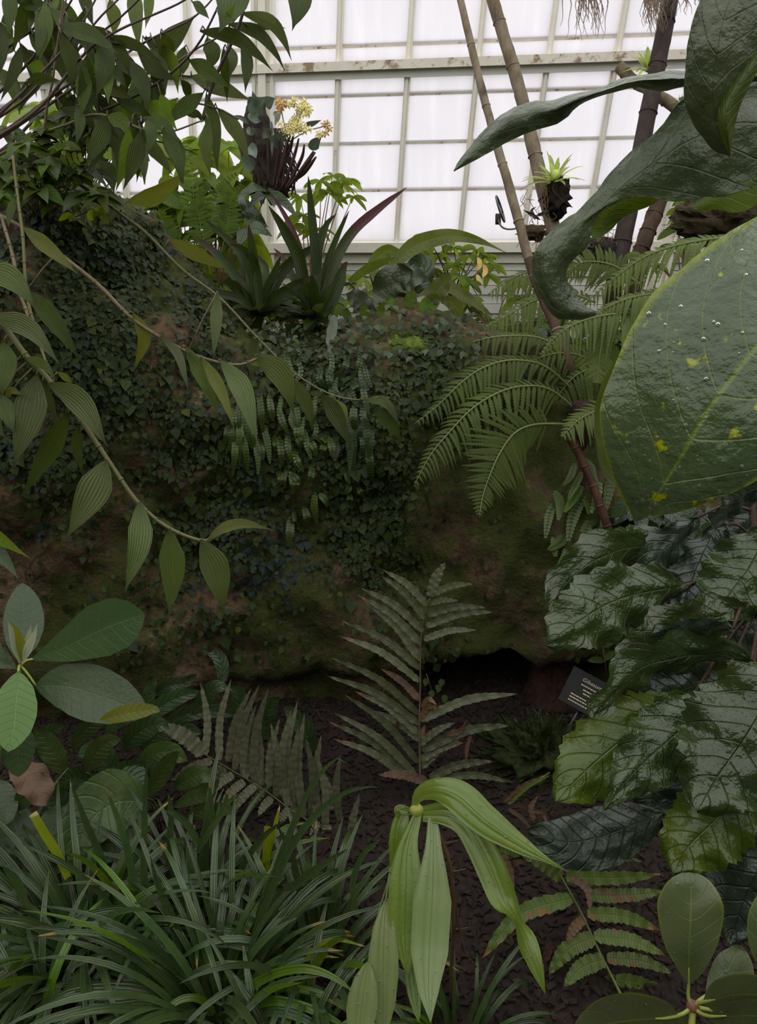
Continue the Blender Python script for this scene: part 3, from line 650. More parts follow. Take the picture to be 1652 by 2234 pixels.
cent = [(850, 440, 500, 160), (835, 545, 480, 205), (820, 650, 325, 305), (800, 750, 305, 365), (795, 880, 340, 400), (795, 950, 175, 570), (790, 1050, 145, 685), (790, 1200, 480, 950, 16, 'sword_dead'), (785, 1310, 95, 865), (785, 1390, 40, 1005), (780, 1470, 270, 1130), (780, 1700, 195, 1160), (760, 1800, 100, 1300), (740, 1810, 65, 1375), (700, 1830, 95, 1510), (860, 1860, 455, 1800, 22, 'dead'),
  (880, 370, 1000, 95, 24), (890, 350, 1225, 270, 16), (870, 430, 1100, 405, 13), (855, 520, 1325, 460, 16), (845, 610, 1390, 495), (825, 715, 1250, 640, 16), (800, 1360, 1585, 1150, 20), (810, 1600, 1530, 1400, 22), (800, 1680, 1150, 1540, 18), (810, 1740, 1180, 1470, 17), (870, 1820, 1390, 1690, 20), (880, 1840, 1540, 1860, 17), (800, 1370, 970, 1270, 14, 'sword_dead', .3), (810, 1260, 930, 1240, 11, 'sword_dead', .4), (1010, 1480, 1170, 1350, 9, 'sword_dead', -.2), (1200, 1480, 1165, 1700, 9, 'sword_dead', .05), (815, 1560, 835, 1400, 14, 'sword_dead', .1), (620, 1370, 615, 1480, 8, 'sword_dead'), (480, 1010, 500, 1140, 7, 'sword_dead', .2), (790, 1520, 400, 1280), (790, 1560, 1080, 1380, 17)]
pinna_fern('sword_fern', 'upright sword fern frond with wavy grey green leaflets and brown curls', [(917, 1712), (915, 1600), (917, 1500), (918, 1400), (925, 1345), (938, 1305)], 2.12, 1.98, cent, M['sword'], t2, 17)
t1 = lambda x, y: (300+x/3.304, 1450+y/3.304)
lf = [(490, 650, 455, 130, 17), (590, 690, 675, 105, 17), (650, 700, 820, 170, 17), (700, 760, 880, 140, 17), (760, 800, 855, 290, 17), (840, 850, 945, 165, 19), (900, 870, 905, 240, 18), (950, 880, 1025, 390, 18), (870, 900, 820, 300), (1000, 930, 960, 420), (1050, 950, 1110, 320), (1080, 1020, 1155, 260, 20), (1150, 1000, 1160, 450), (1200, 1100, 1205, 350, 19), (1250, 1100, 1215, 530, 20), (1300, 1100, 1325, 510, 20), (1390, 1050, 1320, 750, 19), (1460, 1130, 1465, 640, 17), (1550, 1400, 1600, 930, 20), (1120, 1150, 1060, 520), (1350, 1200, 1290, 640), (1000, 950, 1000, 560), (780, 820, 760, 420),
  (540, 690, 240, 840, 19), (610, 740, 300, 940, 19), (690, 790, 500, 960, 20), (770, 840, 600, 1020, 20), (850, 870, 680, 1080, 20), (910, 910, 790, 1080, 19), (970, 960, 870, 1090, 19), (1090, 1040, 1030, 1150, 18), (640, 760, 420, 900, 18), (480, 640, 130, 420, 34), (1450, 1150, 1430, 1350, 20), (1380, 1150, 1350, 1330, 18), (1300, 1130, 1260, 1290, 18)]
pinna_fern('sword_fern', 'leaning sword fern with pale grey banded leaflets behind the grass', [(690, 1800), (640, 1770), (575, 1722), (510, 1683), (445, 1644)], 2.0, 2.05, lf, M['sword_grey'], t1, 18, rm='rachis_g', r=.002)
t3 = lambda x, y: (980+x/3.515, 1680+y/3.515)
ld = [(940, 980, 255, 1440, 36, 'ladder', .12), (1110, 1280, 760, 1570, 36, 'ladder', .1), (1190, 1450, 880, 1660, 36, 'ladder', .1), (860, 830, 540, 640, 32), (1290, 1600, 1190, 1700, 34), (810, 630, 1490, 700, 20, 'ladder', .02), (900, 820, 1620, 800, 30, 'ladder', -.02), (1060, 960, 1660, 930, 30, 'ladder', -.02), (1060, 1100, 1620, 1230, 30), (1110, 1270, 1660, 1420, 32), (1210, 1440, 1720, 1560, 28), (1280, 1600, 1760, 1790, 30), (540, 640, 370, 610, 22), (930, 800, 960, 720, 12, 'sword_dead', .3), (940, 820, 1080, 1080, 18, 'sword_dead', .2), (1040, 1130, 900, 1320, 22, 'sword_dead'), (790, 1330, 740, 1470, 16, 'sword_dead'), (420, 640, 490, 960, 14, 'sword_dead'), (480, 730, 570, 700, 12, 'sword_dead')]
pinna_fern('ladder_fern', 'ladder fern frond with brown-scorched toothed leaflets on dark mulch', [(1365, 2190), (1345, 2150), (1310, 2080), (1265, 1985), (1215, 1895), (1190, 1850)], 1.56, 1.72, ld, M['ladder'], t3, 30, rm='rachis_g', r=.0035)
px = pinna_fern('withered_fern', 'withered curled fern frond stub right of the lily leaves', [(1110, 1755), (1130, 1735), (1160, 1712), (1200, 1685)], 1.75, 1.75, [(1110, 1755, 1203, 1690, 9, 'ladder'), (1100, 1750, 1190, 1690, 8, 'sword_dead'), (1165, 1790, 1175, 1735, 12, 'sword_dead', .2), (1165, 1770, 1190, 1800, 7, 'sword_dead', .3), (1110, 1765, 1160, 1810, 9, 'dead'), (1120, 1758, 1170, 1770, 6, 'sword_dead'), (1170, 1785, 1195, 1795, 6, 'sword_dead', .3)], M['ladder'], lambda x, y: (x, y), 10)

# ------------------------------------------------------------------ canes with ribbed leaves
CL, CLD, CU = M['cane_leaf'], M['cane_leaf_dark'], M['cane_under']
def cane(label, pts, d0, d1, leaves, mat='cane', r=(.0055, .0035, .002), lm=CL, foot=None, **k):
    sp = path(pts, d0, d1, 46)
    if foot is not None: sp = np.vstack([cr([foot, foot*.45+sp[0]*.55+np.array([-.03, 0, .08]), sp[0]], 12)[:-1], sp])
    t = thing('cane', label, 'cane', tuple(sp[0])); mb = MB(); mb.tube(sp, r, 7)
    for i in range(6, len(sp)-2, 5):
        T = nrm(sp[i+1]-sp[i]); rr = np.interp(i/len(sp), [0, .5, 1], r); mb.tube([sp[i]-T*.003, sp[i], sp[i]+T*.003], [rr, rr*1.35, rr], 7)
    st = build('stem', mb, M[mat], t)
    pp = [proj(q) for q in sp]; pet = MB()
    for lf in leaves:
        ps, w_ = lf[0], lf[1]; m_ = lf[2] if len(lf) > 2 else lm
        j = min(range(len(pp)), key=lambda i: (pp[i][0]-ps[0][0])**2+(pp[i][1]-ps[0][1])**2); dd = pp[j][2]
        o = px_leaf(t, ps, w_, dd-.004, dd+R.uniform(-.07, .05), m_, 'lance', 18, fold=R.uniform(.1, .25), wave=.06, wf=1.5, **k)
        a = np.array(P(*ps[0], dd-.004))
        if np.linalg.norm(a-sp[j]) > .003: pet = MB(); pet.tube([sp[j], (a+sp[j])/2+np.array([0, 0, .004]), a], .0018, 5); build('leaf_stalk', pet, M[mat], t)
    return t
foot = lambda x, y: np.array([x, y, 0.0])
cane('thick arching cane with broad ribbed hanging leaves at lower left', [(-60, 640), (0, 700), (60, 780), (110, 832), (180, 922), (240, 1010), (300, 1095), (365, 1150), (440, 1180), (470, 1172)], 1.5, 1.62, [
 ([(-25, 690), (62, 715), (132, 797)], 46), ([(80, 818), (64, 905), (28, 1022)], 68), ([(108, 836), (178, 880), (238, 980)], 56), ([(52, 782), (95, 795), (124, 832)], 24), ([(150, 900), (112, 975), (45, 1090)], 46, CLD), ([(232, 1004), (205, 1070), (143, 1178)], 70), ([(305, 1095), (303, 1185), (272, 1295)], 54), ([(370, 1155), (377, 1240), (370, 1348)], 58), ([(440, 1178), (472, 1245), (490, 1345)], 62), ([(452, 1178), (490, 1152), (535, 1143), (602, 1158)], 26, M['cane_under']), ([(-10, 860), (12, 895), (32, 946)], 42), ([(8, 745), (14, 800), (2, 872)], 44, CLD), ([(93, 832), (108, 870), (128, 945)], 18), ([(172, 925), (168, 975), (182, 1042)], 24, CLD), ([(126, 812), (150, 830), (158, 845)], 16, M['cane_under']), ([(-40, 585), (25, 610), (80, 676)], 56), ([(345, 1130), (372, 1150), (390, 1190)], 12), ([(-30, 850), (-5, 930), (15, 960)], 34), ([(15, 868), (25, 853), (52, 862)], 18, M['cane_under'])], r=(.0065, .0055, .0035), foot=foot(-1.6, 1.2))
cane('red brown arching cane with narrow hanging leaves over the rock', [(-80, 430), (45, 495), (130, 555), (215, 622), (285, 692), (360, 742), (440, 780), (520, 796), (572, 776)], 1.7, 1.85, [
 ([(290, 682), (315, 738), (290, 812)], 30, CU), ([(350, 733), (385, 768), (400, 810), (412, 858)], 22), ([(405, 755), (448, 830), (479, 915)], 36), ([(440, 780), (482, 850), (512, 936)], 30, CU), ([(482, 786), (528, 850), (563, 970)], 48), ([(560, 772), (615, 820), (642, 905)], 54), ([(540, 790), (562, 794), (582, 808)], 12, CU), ([(50, 495), (112, 545), (172, 600)], 34, CU), ([(58, 635), (112, 690), (178, 790)], 44, CLD), ([(465, 785), (470, 720), (475, 635)][::-1], 28)], r=(.006, .005, .003), mat='cane_tan', foot=foot(-1.65, 1.35))
cane('slender green cane crossing below the bromeliads to the rock middle', [(60, 330), (200, 420), (270, 472), (320, 510), (400, 590), (480, 650), (560, 735), (640, 812), (720, 860), (790, 873), (850, 868)], 1.85, 2.05, [
 ([(560, 738), (552, 785), (545, 836)], 26, CLD), ([(640, 826), (668, 880), (684, 940)], 32), ([(728, 870), (745, 900), (756, 945)], 30, CU), ([(700, 858), (735, 905), (770, 985)], 40, CLD), ([(790, 872), (830, 878), (862, 905)], 14), ([(818, 868), (846, 882), (873, 928)], 20), ([(800, 872), (830, 866), (856, 866)], 8, CU), ([(278, 440), (340, 425), (415, 370)], 40, CU), ([(370, 522), (432, 555), (505, 592)], 34, CU), ([(815, 890), (850, 920), (878, 965)], 36, CLD)], r=(.0045, .0038, .002), foot=foot(-1.7, 1.6))
cane('bare dry tan stick standing at the left edge', [(2, 470), (28, 560), (40, 630), (60, 690), (48, 720)], 1.65, 1.62, [], 'cane_tan', (.0035, .004, .0035), foot=None)
cane('pale upright cane beside the dry stick at the left edge', [(28, 340), (40, 440), (50, 520), (58, 640), (78, 720), (100, 790), (118, 830)], 1.7, 1.62, [([(32, 430), (20, 470), (18, 500)], 18)], 'cane', (.0035, .004, .003))

# upper-left clump against the glass
clump = thing('cane_clump', 'dense clump of leafy canes silhouetted against the glass at upper left', 'cane', (-1.75, 1.75, 0.0))
PATHS = [[(-200, 420), (-60, 330), (80, 240), (210, 95), (395, 5), (450, -40)], [(-200, 400), (-60, 300), (60, 190), (160, 80), (230, -40)], [(-200, 380), (-40, 280), (70, 200), (125, 100), (150, -40)], [(-200, 420), (0, 300), (200, 165), (320, 90), (420, 40), (480, -20)], [(-200, 440), (60, 250), (180, 170), (300, 160), (440, 168), (470, 165)], [(-200, 460), (30, 320), (150, 270), (220, 250), (345, 290), (445, 262)], [(-200, 450), (60, 330), (105, 220), (125, 100), (142, -30)], [(-200, 430), (40, 330), (250, 230), (420, 112), (480, 78), (528, 25)], [(-200, 330), (0, 120), (80, 55), (130, -40)], [(-200, 430), (0, 330), (120, 200), (200, 60), (300, -40)], [(-200, 440), (60, 300), (200, 250), (330, 190), (430, 100), (510, -60)], [(-200, 440), (40, 340), (300, 300), (400, 230), (470, 235), (520, 260)], [(-200, 380), (0, 200), (100, 90), (180, -40)], [(-200, 400), (40, 210), (140, 130), (260, 40), (340, -40)], [(-200, 470), (100, 330), (220, 320), (300, 300), (420, 330)], [(440, 265), (470, 170), (520, 60), (560, -60), (640, -90)]]
cps = []
for i, p in enumerate(PATHS):
    d0, d1 = 1.75+.02*i % .3, 1.6+.05*(i % 5); sp = path(p, d0, d1, 40); cps.append(sp)
    if i != 15: sp = np.vstack([cr([(-1.75+.02*i, 1.7+.01*i, 0), (-1.6, 1.7, .9), sp[0]], 12)[:-1], sp])
    mb = MB(); mb.tube(sp, [.004, .0038, .0018], 6); build('stem', mb, M['cane_tan' if i == 6 else ('cane' if i in (5, 7) else 'cane_purple')], clump)
ALLP = [(proj(q), q) for sp in cps for q in sp]
c2 = lambda *a: [(300+a[i]/3.933, a[i+1]/3.933) for i in range(0, len(a), 2)]
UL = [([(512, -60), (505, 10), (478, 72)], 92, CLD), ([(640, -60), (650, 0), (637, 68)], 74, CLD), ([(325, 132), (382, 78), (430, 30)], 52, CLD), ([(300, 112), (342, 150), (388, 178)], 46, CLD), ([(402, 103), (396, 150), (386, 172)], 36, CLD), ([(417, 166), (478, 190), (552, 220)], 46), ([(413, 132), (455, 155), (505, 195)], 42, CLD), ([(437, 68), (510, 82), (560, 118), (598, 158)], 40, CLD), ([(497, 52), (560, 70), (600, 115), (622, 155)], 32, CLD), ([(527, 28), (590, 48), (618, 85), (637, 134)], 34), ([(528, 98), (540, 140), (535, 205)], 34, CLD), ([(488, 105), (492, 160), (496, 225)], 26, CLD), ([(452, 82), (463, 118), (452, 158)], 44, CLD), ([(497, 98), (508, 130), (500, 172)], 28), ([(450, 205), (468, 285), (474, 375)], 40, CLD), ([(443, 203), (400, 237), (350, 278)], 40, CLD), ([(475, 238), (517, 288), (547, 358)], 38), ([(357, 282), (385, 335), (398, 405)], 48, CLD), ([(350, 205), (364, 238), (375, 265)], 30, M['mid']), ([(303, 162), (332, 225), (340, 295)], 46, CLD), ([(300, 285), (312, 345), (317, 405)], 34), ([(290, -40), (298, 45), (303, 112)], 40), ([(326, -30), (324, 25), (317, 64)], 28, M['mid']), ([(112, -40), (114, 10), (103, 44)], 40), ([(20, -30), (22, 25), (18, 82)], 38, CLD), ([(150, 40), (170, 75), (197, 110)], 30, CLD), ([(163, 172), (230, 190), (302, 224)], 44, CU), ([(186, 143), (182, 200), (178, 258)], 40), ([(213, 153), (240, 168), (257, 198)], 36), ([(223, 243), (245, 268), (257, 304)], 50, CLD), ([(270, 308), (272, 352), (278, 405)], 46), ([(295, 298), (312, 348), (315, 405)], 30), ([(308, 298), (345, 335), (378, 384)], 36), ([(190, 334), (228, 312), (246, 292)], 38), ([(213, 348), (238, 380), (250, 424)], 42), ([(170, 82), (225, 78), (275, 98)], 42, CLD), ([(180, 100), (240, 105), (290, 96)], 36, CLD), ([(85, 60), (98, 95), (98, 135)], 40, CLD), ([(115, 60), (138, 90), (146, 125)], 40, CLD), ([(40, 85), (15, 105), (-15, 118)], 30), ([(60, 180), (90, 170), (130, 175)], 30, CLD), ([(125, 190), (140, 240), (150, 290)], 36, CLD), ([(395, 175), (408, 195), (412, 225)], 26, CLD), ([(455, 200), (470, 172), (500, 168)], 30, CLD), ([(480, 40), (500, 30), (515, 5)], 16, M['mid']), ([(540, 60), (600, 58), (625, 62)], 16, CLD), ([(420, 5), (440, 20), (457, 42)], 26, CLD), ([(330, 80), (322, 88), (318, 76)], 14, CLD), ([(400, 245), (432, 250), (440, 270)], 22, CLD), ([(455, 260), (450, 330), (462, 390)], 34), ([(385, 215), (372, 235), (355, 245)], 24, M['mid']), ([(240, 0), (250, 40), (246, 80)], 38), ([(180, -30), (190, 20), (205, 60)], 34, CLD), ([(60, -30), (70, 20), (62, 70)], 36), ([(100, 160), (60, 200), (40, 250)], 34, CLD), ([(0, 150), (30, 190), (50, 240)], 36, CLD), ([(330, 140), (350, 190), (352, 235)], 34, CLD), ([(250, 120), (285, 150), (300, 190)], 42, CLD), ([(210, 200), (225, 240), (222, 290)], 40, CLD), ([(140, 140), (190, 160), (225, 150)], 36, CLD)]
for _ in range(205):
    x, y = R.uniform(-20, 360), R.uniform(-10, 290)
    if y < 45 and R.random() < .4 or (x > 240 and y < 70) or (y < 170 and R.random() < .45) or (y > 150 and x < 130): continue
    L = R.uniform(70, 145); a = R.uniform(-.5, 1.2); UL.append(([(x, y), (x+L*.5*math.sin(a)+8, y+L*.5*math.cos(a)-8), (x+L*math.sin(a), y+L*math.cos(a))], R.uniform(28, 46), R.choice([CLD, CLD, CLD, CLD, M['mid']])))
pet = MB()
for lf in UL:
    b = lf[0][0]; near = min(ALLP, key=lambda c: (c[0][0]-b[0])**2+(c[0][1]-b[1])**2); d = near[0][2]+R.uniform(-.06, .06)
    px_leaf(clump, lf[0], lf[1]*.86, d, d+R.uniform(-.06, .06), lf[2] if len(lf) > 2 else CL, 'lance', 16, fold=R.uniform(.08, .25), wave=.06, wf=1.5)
    a = np.array(P(*b, d))
    if np.hypot(near[0][0]-b[0], near[0][1]-b[1]) < 130: pet = MB(); pet.tube([near[1], (near[1]+a)/2+np.array([0, 0, .01]), a], .0015, 4); build('leaf_stalk', pet, M['cane_purple'], clump)

# ------------------------------------------------------------------ big puckered leaves at the right
bp = thing('large_leaf_shrub', 'shrub with huge puckered leaves with yellow specks at the right edge', 'shrub', tuple(ground(2600, 2100)))
mb = MB(); stem3 = cr([np.array(bp.location), P(2150, 1400, .95), P(1950, 700, .82), P(1880, 200, .85), P(1860, -150, .9)], 30); mb.tube(stem3, [.02, .016, .012, .01], 10); build('stem', mb, M['bark_brown'], bp)
def stalk(a, b, r=.004, mat='petiole', par=bp):
    mb = MB(); mb.tube(cr([a, (np.asarray(a)+b)/2+np.array([0, 0, .02]), b], 8), r, 7); build('leaf_stalk', mb, M[mat], par)
stalk(stem3[18], P(1782, 600, .67)); stalk(stem3[22], P(1701, 162, .86)); stalk(stem3[20], P(1772, 292, .85)); stalk(stem3[24], P(1706, -138, .74))
# leaf 1: the big sunlit one
loft(bp, [
 [(1384, 1141, .735), (1347, 1062, .72), (1318, 975, .70), (1309, 895, .69), (1333, 818, .69), (1372, 728, .69), (1424, 640, .69), (1490, 585, .70), (1570, 520, .71), (1660, 470, .72), (1750, 470, .71), (1790, 560, .68)],
 [(1384, 1141, .735), (1395, 1080, .71), (1400, 990, .69), (1410, 900, .68), (1440, 830, .67), (1480, 760, .67), (1530, 690, .67), (1590, 620, .67), (1660, 565, .68), (1730, 560, .68), (1780, 590, .67)],
 [(1384, 1141, .735), (1430, 1085, .70), (1490, 990, .67), (1545, 895, .655), (1600, 820, .65), (1655, 752, .65), (1710, 690, .66), (1760, 630, .67), (1780, 600, .67)],
 [(1384, 1141, .735), (1450, 1105, .70), (1530, 1060, .67), (1600, 1000, .65), (1660, 930, .64), (1710, 850, .64), (1760, 760, .65), (1790, 670, .66), (1790, 610, .67)],
 [(1384, 1141, .735), (1412, 1130, .72), (1500, 1112, .69), (1600, 1072, .665), (1660, 1043, .65), (1740, 980, .64), (1810, 880, .64), (1840, 760, .65), (1820, 640, .67)]], M['big'], 70, 33, bumps=.0022, bf=32, drops=70)
loft(bp, [[(1395, 1100, .80), (1320, 1040, .80), (1300, 960, .80), (1298, 890, .80), (1312, 840, .80), (1345, 780, .80)], [(1395, 1100, .80), (1345, 1040, .81), (1340, 960, .81), (1345, 880, .82), (1350, 840, .82), (1370, 790, .80)], [(1395, 1100, .80), (1400, 1040, .82), (1405, 960, .83), (1400, 880, .83), (1400, 840, .83), (1390, 790, .81)]], M['big_under'], 24, 9)
# leaf 2: long leaf seen edge on
loft(bp, [
 [(991, 371, .93), (1002, 350, .93), (1034, 308, .92), (1085, 254, .91), (1150, 226, .90), (1200, 222, .90), (1252, 203, .89), (1320, 188, .88), (1380, 166, .87), (1440, 158, .86), (1500, 153, .86), (1600, 150, .86), (1700, 160, .86)],
 [(991, 373, .93), (1010, 352, .92), (1050, 315, .91), (1100, 275, .89), (1160, 248, .88), (1210, 238, .87), (1262, 217, .86), (1325, 196, .85), (1385, 178, .84), (1440, 174, .83), (1500, 170, .83), (1600, 168, .84), (1702, 162, .86)],
 [(992, 374, .93), (1024, 357, .92), (1066, 334, .91), (1118, 305, .90), (1165, 286, .89), (1215, 270, .89), (1262, 236, .89), (1330, 205, .88), (1382, 190, .88), (1440, 197, .87), (1500, 188, .86), (1600, 185, .86), (1702, 166, .86)]], M['big_dark'], 50, 11, bumps=.003, bf=30)
# leaf 3: long dark leaf sweeping down, with its pale turned-up underside
loft(bp, [
 [(1301, 688, .92), (1268, 697, .92), (1215, 691, .92), (1178, 652, .92), (1160, 592, .92), (1167, 548, .91), (1203, 500, .90), (1262, 457, .89), (1305, 408, .88), (1370, 332, .87), (1432, 288, .86), (1490, 218, .86), (1560, 190, .86), (1700, 200, .86), (1770, 260, .85)],
 [(1301, 684, .92), (1268, 682, .91), (1232, 668, .905), (1206, 630, .90), (1198, 585, .895), (1222, 540, .885), (1255, 500, .88), (1310, 450, .87), (1360, 405, .86), (1420, 360, .85), (1480, 320, .84), (1540, 290, .84), (1610, 270, .84), (1720, 280, .85), (1772, 290, .85)],
 [(1300, 680, .92), (1278, 668, .92), (1256, 640, .92), (1239, 600, .91), (1256, 564, .90), (1282, 535, .89), (1300, 480, .88), (1330, 450, .87), (1400, 428, .86), (1440, 436, .86), (1480, 440, .86), (1530, 430, .86), (1604, 420, .86), (1720, 380, .86), (1772, 320, .85)]], M['big_dark'], 64, 15, bumps=.004, bf=30)
loft(bp, [[(1332, 502, .885), (1300, 520, .885), (1288, 505, .885), (1308, 455, .885), (1330, 415, .88), (1365, 398, .88), (1400, 397, .88)], [(1332, 502, .885), (1320, 500, .89), (1320, 480, .895), (1345, 450, .895), (1380, 430, .89), (1410, 418, .885), (1420, 408, .88)], [(1332, 502, .885), (1345, 488, .89), (1358, 476, .895), (1385, 462, .895), (1412, 452, .89), (1440, 436, .885), (1445, 425, .88)]], M['big_under'], 24, 9, bumps=.002, label='paler turned-up leaf edge')
loft(bp, [[(1505, 438, .87), (1520, 400, .87), (1560, 380, .87), (1650, 330, .87), (1760, 330, .87)], [(1515, 455, .86), (1560, 430, .86), (1620, 400, .86), (1690, 370, .86), (1764, 336, .87)], [(1528, 462, .87), (1570, 458, .87), (1606, 464, .87), (1660, 440, .87), (1766, 342, .87)]], M['big_under'], 24, 9, bumps=.002)
loft(bp, [[(1480, 215, .89), (1540, 190, .88), (1620, 110, .88), (1760, 150, .87)], [(1500, 260, .88), (1570, 240, .87), (1640, 200, .87), (1770, 150, .87)], [(1520, 300, .89), (1590, 300, .88), (1660, 290, .88), (1774, 160, .87)]], M['big_dark'], 24, 11, bumps=.003)
# leaf 4: hanging leaf at the top right corner with a folded lighter margin
loft(bp, [
 [(1592, 341, .80), (1562, 330, .80), (1530, 296, .79), (1508, 262, .78), (1492, 215, .77), (1496, 150, .76), (1503, 80, .75), (1524, 10, .74), (1560, -70, .74), (1700, -140, .74)],
 [(1592, 341, .80), (1575, 300, .78), (1562, 255, .77), (1556, 205, .75), (1560, 145, .74), (1572, 80, .73), (1590, 10, .73), (1620, -60, .73), (1706, -138, .74)],
 [(1592, 341, .80), (1598, 290, .79), (1612, 230, .78), (1632, 170, .76), (1660, 110, .75), (1690, 50, .74), (1720, -10, .74), (1740, -60, .74), (1712, -136, .74)]], M['big_dark'], 50, 17, bumps=.0028, bf=30)
loft(bp, [[(1594, 343, .785), (1575, 300, .775), (1566, 265, .765), (1572, 225, .76), (1600, 175, .755), (1655, 100, .75)], [(1594, 343, .78), (1588, 300, .765), (1584, 265, .757), (1592, 225, .752), (1618, 178, .748), (1668, 108, .745)], [(1594, 343, .785), (1600, 300, .775), (1606, 265, .768), (1618, 225, .76), (1640, 180, .755), (1680, 115, .75)]], M['big_under'], 24, 7, label='lighter folded leaf margin')

# ------------------------------------------------------------------ glossy quilted leaves, middle right
qs = thing('quilted_leaf_shrub', 'shrub with glossy dark quilted wavy-edged leaves filling the right side', 'shrub', tuple(ground(1800, 1750)))
mb = MB(); qst = cr([np.array(qs.location), P(1790, 1650, 1.6), P(1690, 1450, 1.55), P(1650, 1250, 1.5), P(1640, 1050, 1.5)], 30); mb.tube(qst, [.012, .01, .007], 8); build('stem', mb, M['bark_brown'], qs)
B_, BY, BD = M['bullate'], M['bullate_yel'], M['bullate_dark']
def quilt(mid, w_px, d0, d1, mat=B_, roll=0.0, fold=-.12, n=34, edge=None, wave=.28, prof='ell', ser=.22):
    sp = path(mid, d0, d1, n); mb = MB(); dm = (d0+d1)/2
    mb.grid(leafgrid(sp, w_px*.5*dm/FPX, prof, roll, fold=fold, wave=wave, wf=3.6, ser=ser, sf=13, cols=15, bumps=.14, ph=R.random(), cup=-.1))
    build('leaf', mb, mat, qs); b = sp[0]; k = min(range(30), key=lambda i: np.linalg.norm(qst[i]-b)); stalk(qst[k], b, .0028, 'bark_brown', qs)
quilt([(1500, 1195), (1420, 1192), (1340, 1205), (1270, 1240), (1215, 1300), (1198, 1345)], 110, 1.5, 1.42, B_, .35)
quilt([(1500, 1278), (1420, 1290), (1345, 1310), (1270, 1350), (1188, 1408)], 160, 1.42, 1.34, B_, .1)
quilt([(1520, 1130), (1470, 1180), (1430, 1230), (1445, 1300), (1480, 1330)], 90, 1.46, 1.42, BD, .5)
quilt([(1560, 1150), (1520, 1240), (1495, 1310), (1490, 1345)], 110, 1.45, 1.4, BD, -.3)
quilt([(1680, 1150), (1640, 1230), (1590, 1300), (1555, 1352)], 170, 1.38, 1.34, B_, .1)
quilt([(1700, 1040), (1640, 1070), (1590, 1110), (1560, 1150)], 90, 1.36, 1.36, BD, .9)
quilt([(1660, 1330), (1570, 1350), (1480, 1380), (1400, 1430), (1330, 1475)], 130, 1.36, 1.30, B_, .55)
quilt([(1640, 1440), (1540, 1430), (1450, 1440), (1370, 1480), (1290, 1565)], 120, 1.32, 1.26, B_, .8)
quilt([(1600, 1370), (1540, 1370), (1480, 1380), (1420, 1385)], 60, 1.31, 1.3, BD, .8)
quilt([(1580, 1480), (1500, 1500), (1430, 1530), (1370, 1570)], 120, 1.36, 1.33, BD, .4)
quilt([(1510, 1520), (1430, 1570), (1350, 1620), (1270, 1690), (1214, 1748)], 175, 1.30, 1.24, BY, .05)
quilt([(1560, 1530), (1500, 1580), (1430, 1640), (1370, 1700), (1318, 1768)], 170, 1.24, 1.18, B_, .05, prof='ovate')
quilt([(1740, 1440), (1670, 1540), (1620, 1620), (1570, 1690), (1520, 1770)], 270, 1.14, 1.10, B_, .0)
quilt([(1640, 1700), (1590, 1760), (1550, 1800), (1500, 1850), (1470, 1905)], 170, 1.16, 1.14, BY, .0)
quilt([(1450, 1775), (1380, 1800), (1300, 1828), (1230, 1836), (1150, 1812)], 125, 1.40, 1.42, BD, -.1, ser=.04, wave=.05)
quilt([(1720, 1760), (1680, 1850), (1630, 1950), (1590, 2060)], 190, 1.18, 1.2, BD, .1, ser=.03, wave=.05)
quilt([(1640, 1480), (1600, 1560), (1570, 1600), (1540, 1640)], 150, 1.3, 1.28, BD, .2)
quilt([(1480, 1640), (1440, 1700), (1420, 1760), (1400, 1820)], 110, 1.5, 1.5, BD, -.3)
quilt([(1680, 1250), (1640, 1330), (1600, 1390), (1560, 1440)], 150, 1.46, 1.44, BD, .2)
quilt([(1680, 1090), (1640, 1130), (1600, 1180), (1560, 1190)], 90, 1.5, 1.48, BD, .5)
quilt([(1560, 1640), (1520, 1720), (1500, 1780), (1480, 1830)], 130, 1.36, 1.36, BD, .2)
quilt([(1700, 1640), (1670, 1740), (1640, 1800), (1620, 1860)], 140, 1.3, 1.3, BD, .2)

# ------------------------------------------------------------------ leathery shrub, bottom right corner
rh = thing('leathery_leaf_shrub', 'leathery oval leaves on yellow stalks at the bottom right corner', 'shrub', tuple(ground(1750, 2700)))
hub = P(1512, 2196, .92); RL = M['rhodo']
mb = MB(); mb.tube(cr([np.array(rh.location), P(1520, 2420, .95), hub], 12), [.006, .004], 8); build('stem', mb, M['petiole'], rh)
mb = MB(); mb.blob(hub, .0075, 3, .3, 3, 12, 8); build('bud', mb, M['hub'], rh)
def oval(curves, pet, n=26, mat=RL, camber=.0):
    loft(rh, curves, mat, n, 13, camber=camber, bumps=.0006, bf=40, drops=8)
    mb = MB(); mb.tube(cr([hub]+[P(*p) for p in pet], 10), [.0026, .0022, .0008], 7); build('leaf_stalk', mb, M['petiole'], rh)
oval([[(1503, 2150, .915), (1478, 2112, .90), (1450, 2060, .89), (1436, 2000, .89), (1436, 1960, .89), (1458, 1922, .90), (1486, 1905, .91), (1500, 1903, .91)], [(1503, 2150, .915), (1503, 2112, .905), (1504, 2060, .895), (1507, 2000, .895), (1508, 1960, .90), (1507, 1922, .905), (1506, 1908, .91), (1505, 1903, .912)], [(1503, 2150, .915), (1532, 2124, .90), (1562, 2070, .89), (1578, 2010, .89), (1577, 1970, .89), (1556, 1930, .90), (1530, 1909, .91), (1508, 1903, .91)]], [(1502, 2175, .92), (1503, 2145, .915), (1503, 2112, .904)])
